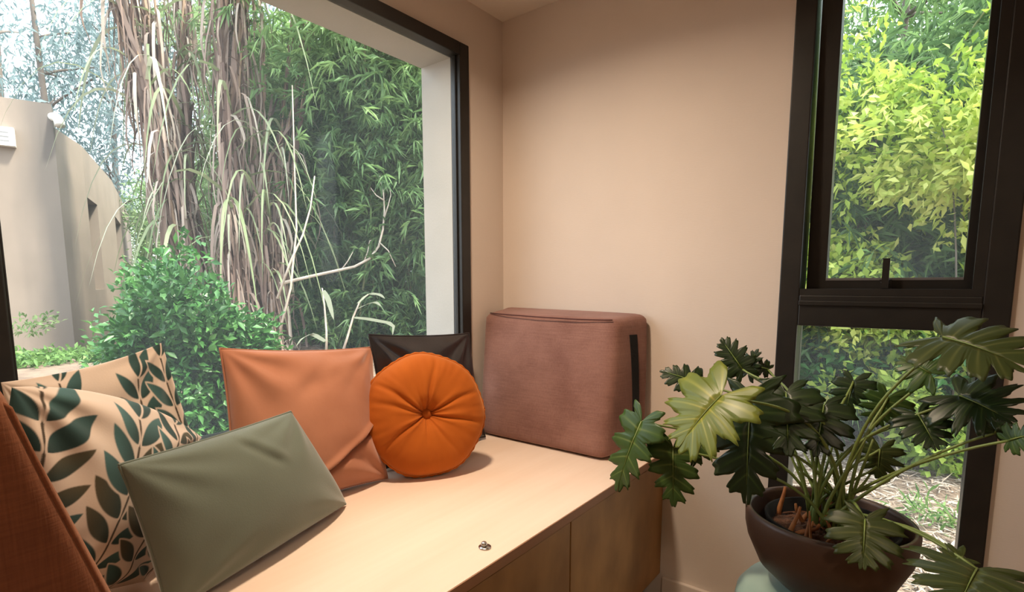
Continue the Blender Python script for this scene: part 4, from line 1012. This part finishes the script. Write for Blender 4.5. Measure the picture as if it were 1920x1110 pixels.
def lobed_leaf(base, tip, width, nh, mat, petiole_from, seed, lobes=6, cut=0.62, droop=0.16, fold=0.10, prad=0.0025, sag=0.25, psag=None, curl=0.22):
    """pinnately lobed blade: fingers leave both sides of the midrib, two broad lobes point back past the stalk"""
    r = np.random.default_rng(seed)
    base = np.array(base, float); tip = np.array(tip, float); Yd = tip - base; L = np.linalg.norm(Yd); Yd /= L
    nh = np.array(nh, float); Z = nh - (nh @ Yd) * Yd; Z /= np.linalg.norm(Z); X = np.cross(Yd, Z)
    na, nr = 110, 6; t = np.linspace(0, 1, na); V = []; vein = []; F = []
    half = width / 2
    for sd_ in (-1, 1):
        ph = t * (lobes - 0.5) + 0.25 * (r.random() - .5) * np.sin(np.pi * t)
        lob = (0.5 + 0.5 * np.cos(2 * np.pi * (ph + 0.5))) ** 0.45
        phi = np.radians(np.interp(t, [0, .10, .28, .6, .9, 1], [158, 138, 98, 64, 34, 0])) + 0.05 * np.sin(t * 30 + seed)
        ln = np.interp(t, [0, .08, .2, .35, .55, .75, .9, 1], [.30, .78, 1.02, 1.0, .88, .66, .42, .26]) * half
        ln = ln * (1 + 0.10 * np.sin(5 * t + r.random() * 6))
        foot = L * np.interp(t, [0, .16, 1], [0, 0.0, 0.88])
        depth = cut * np.interp(t, [0, .05, .85, 1], [.1, .85, 1, .15])
        teeth = 1 + 0.07 * np.cos(2 * np.pi * ph * 3 + 1.0) * lob
        m_len = ln * (1 - depth * (1 - lob)) * teeth
        m_len[-1] = L * 0.12
        o0 = len(V)
        for i in range(nr + 1):
            q = i / nr
            x = sd_ * np.sin(phi) * m_len * q; y = foot + np.cos(phi) * m_len * q
            # fingers bend a little towards the tip
            y = y + 0.10 * m_len * q ** 2 * np.sin(phi)
            yr = y / L
            z = -droop * L * np.clip(yr, -0.3, 1.2) ** 2 + fold * np.abs(x) - curl * x ** 2 / half * 0.9 - 0.12 * (m_len * q) ** 2 / half * (lob < 0.5) + 0.02 * L * np.sin(6 * t + seed + sd_) * q
            V.extend(base + x[:, None] * X + y[:, None] * Yd + z[:, None] * Z)
            ctr = np.angle(np.exp(2j * np.pi * (ph + 0.5)))
            vein.extend(np.clip(np.exp(-(ctr / 0.38) ** 2) * (0.85 - 0.6 * q) + (0.45 if i == 0 else 0), 0, 1))
        for i in range(nr):
            for k in range(na - 1):
                a = o0 + i * na + k; f = (a, a + 1, a + na + 1, a + na); F.append(f if sd_ < 0 else f[::-1])
    lf = mesh_np('leaf', np.array(V), F, mat, plant, True, {'vein': np.array(vein)})
    md = lf.modifiers.new('thickness', 'SOLIDIFY'); md.thickness = 0.0008
    p0 = np.array(petiole_from, float); dv = base - p0
    c1 = p0 + np.array([dv[0] * .15, dv[1] * .15, dv[2] * .6 + sag * np.linalg.norm(dv)]) ; c2 = base - dv * 0.25 + np.array([0, 0, sag * 0.35 * np.linalg.norm(dv)])
    if psag is not None: c1 = p0 + dv * .33 + np.array(psag); c2 = p0 + dv * .66 + np.array(psag)
    pe = bez(p0, c1, c2, base + Z * -0.001, 16); tube('petiole', pe, np.linspace(prad * 1.35, prad * 0.8, 16), M_PETIOLE, plant, 7)
    tube('midrib', [base + Z * .0008, base + Yd * L * .3 + Z * (.001 - droop * L * .09), base + Yd * L * .5 + Z * (.001 - droop * L * .25), base + Yd * L * .8 + Z * (.0006 - droop * L * .64)], [prad * .6, prad * .45, prad * .3, prad * .12], M_PETIOLE, lf, 5)

crown = lambda i: np.array([PC[0] + 0.03 * math.cos(i * 2.4), PC[1] + 0.03 * math.sin(i * 2.4), PZ - 0.015])
A1 = lambda px, py, y: at(px, py, 1, y)
LV = [  # base px, y-plane | tip px, y-plane | width m | normal hint | material | extras
    ((1352, 742, -.60), (1270, 822, -.66), .190, (-.05, -.55, .85), M_PH_BRIGHT, dict(cut=.50, sag=.30)),
    ((1203, 790, -.52), (1142, 922, -.56), .135, (-.15, -.80, .5), M_PH_MID, dict(sag=.16)),
    ((1262, 838, -.50), (1262, 950, -.54), .115, (.25, -.85, .35), M_PH_MID, dict(sag=.12)),
    ((1408, 748, -.50), (1392, 950, -.57), .165, (.0, -.95, .3), M_PH_DARK, dict(sag=.35)),
    ((1308, 718, -.42), (1238, 690, -.44), .075, (-.1, -.75, .65), M_PH_DARK, dict(sag=.35)),
    ((1392, 692, -.34), (1352, 634, -.34), .085, (.1, -.85, .45), M_PH_DARK, dict(sag=.3)),
    ((1402, 700, -.31), (1416, 655, -.31), .060, (-.2, -.85, .3), M_PH_DARK, dict(sag=.3)),
    ((1440, 692, -.30), (1405, 684, -.32), .045, (0, -.9, .4), M_PH_DARK, dict(sag=.3)),
    ((1474, 738, -.46), (1478, 842, -.54), .135, (.1, -.8, .55), M_PH_DARK, dict(sag=.3)),
    ((1545, 760, -.40), (1530, 850, -.46), .110, (.1, -.75, .6), M_PH_DARK, dict(sag=.25)),
    ((1768, 632, -.46), (1915, 668, -.52), .165, (.1, -.65, .75), M_PH_PALE, dict(sag=.12)),
    ((1745, 700, -.38), (1690, 668, -.36), .090, (.1, -.9, .35), M_PH_MID, dict(sag=.1)),
    ((1800, 742, -.42), (1888, 778, -.46), .130, (.1, -.8, .55), M_PH_DARK, dict(sag=.12)),
    ((1665, 745, -.34), (1640, 800, -.34), .085, (.1, -.85, .4), M_PH_MID, dict(sag=.2)),
    ((1892, 826, -.50), (1935, 812, -.52), .050, (0, -.8, .5), M_PH_MID, dict(psag=(0, 0, .03))),
    ((1866, 812, -.46), (1872, 792, -.46), .045, (0, -.6, .8), M_PH_DARK, dict(psag=(0, 0, .03))),
    ((1622, 975, -.55), (1618, 1060, -.60), .105, (.05, -.88, .45), M_PH_PALE, dict(sag=.22)),
    ((1832, 1066, -.62), (1800, 1122, -.72), .165, (.0, -.45, .9), M_PH_PALE, dict(sag=.02, psag=(0, 0, .045))),
    ((1805, 1045, -.60), (1765, 1055, -.62), .050, (.0, -.6, .8), M_PH_PALE, dict(psag=(0, 0, .04))),
    ((1650, 842, -.33), (1645, 895, -.34), .085, (.0, -.9, .4), M_PH_PALE, dict(sag=.2)),
    ((1600, 715, -.30), (1585, 770, -.32), .080, (.0, -.85, .5), M_PH_DARK, dict(sag=.2)),
    ((1330, 800, -.46), (1296, 872, -.50), .085, (.1, -.85, .4), M_PH_MID, dict(sag=.2)),
    ((1722, 778, -.42), (1756, 835, -.46), .090, (.1, -.85, .4), M_PH_DARK, dict(sag=.15)),
]
for i, (b_, t_, w_, nh, mt, ex) in enumerate(LV):
    lobed_leaf(A1(*b_[:2], b_[2]), A1(*t_[:2], t_[2]), w_, nh, mt, crown(i), 100 + i, **ex)
# bare leaf stalks standing in the middle of the plant
r_ = np.random.default_rng(77)
for i in range(12):
    p0 = crown(i + .5); a = r_.uniform(-.6, 3.6); e = p0 + np.array([math.cos(a) * r_.uniform(.03, .11), math.sin(a) * .08, r_.uniform(.08, .20)])
    tube('petiole', bez(p0, p0 + [0, 0, .05], e - (e - p0) * .3, e, 8), np.linspace(.0042, .002, 8), M_PETIOLE, plant, 6)
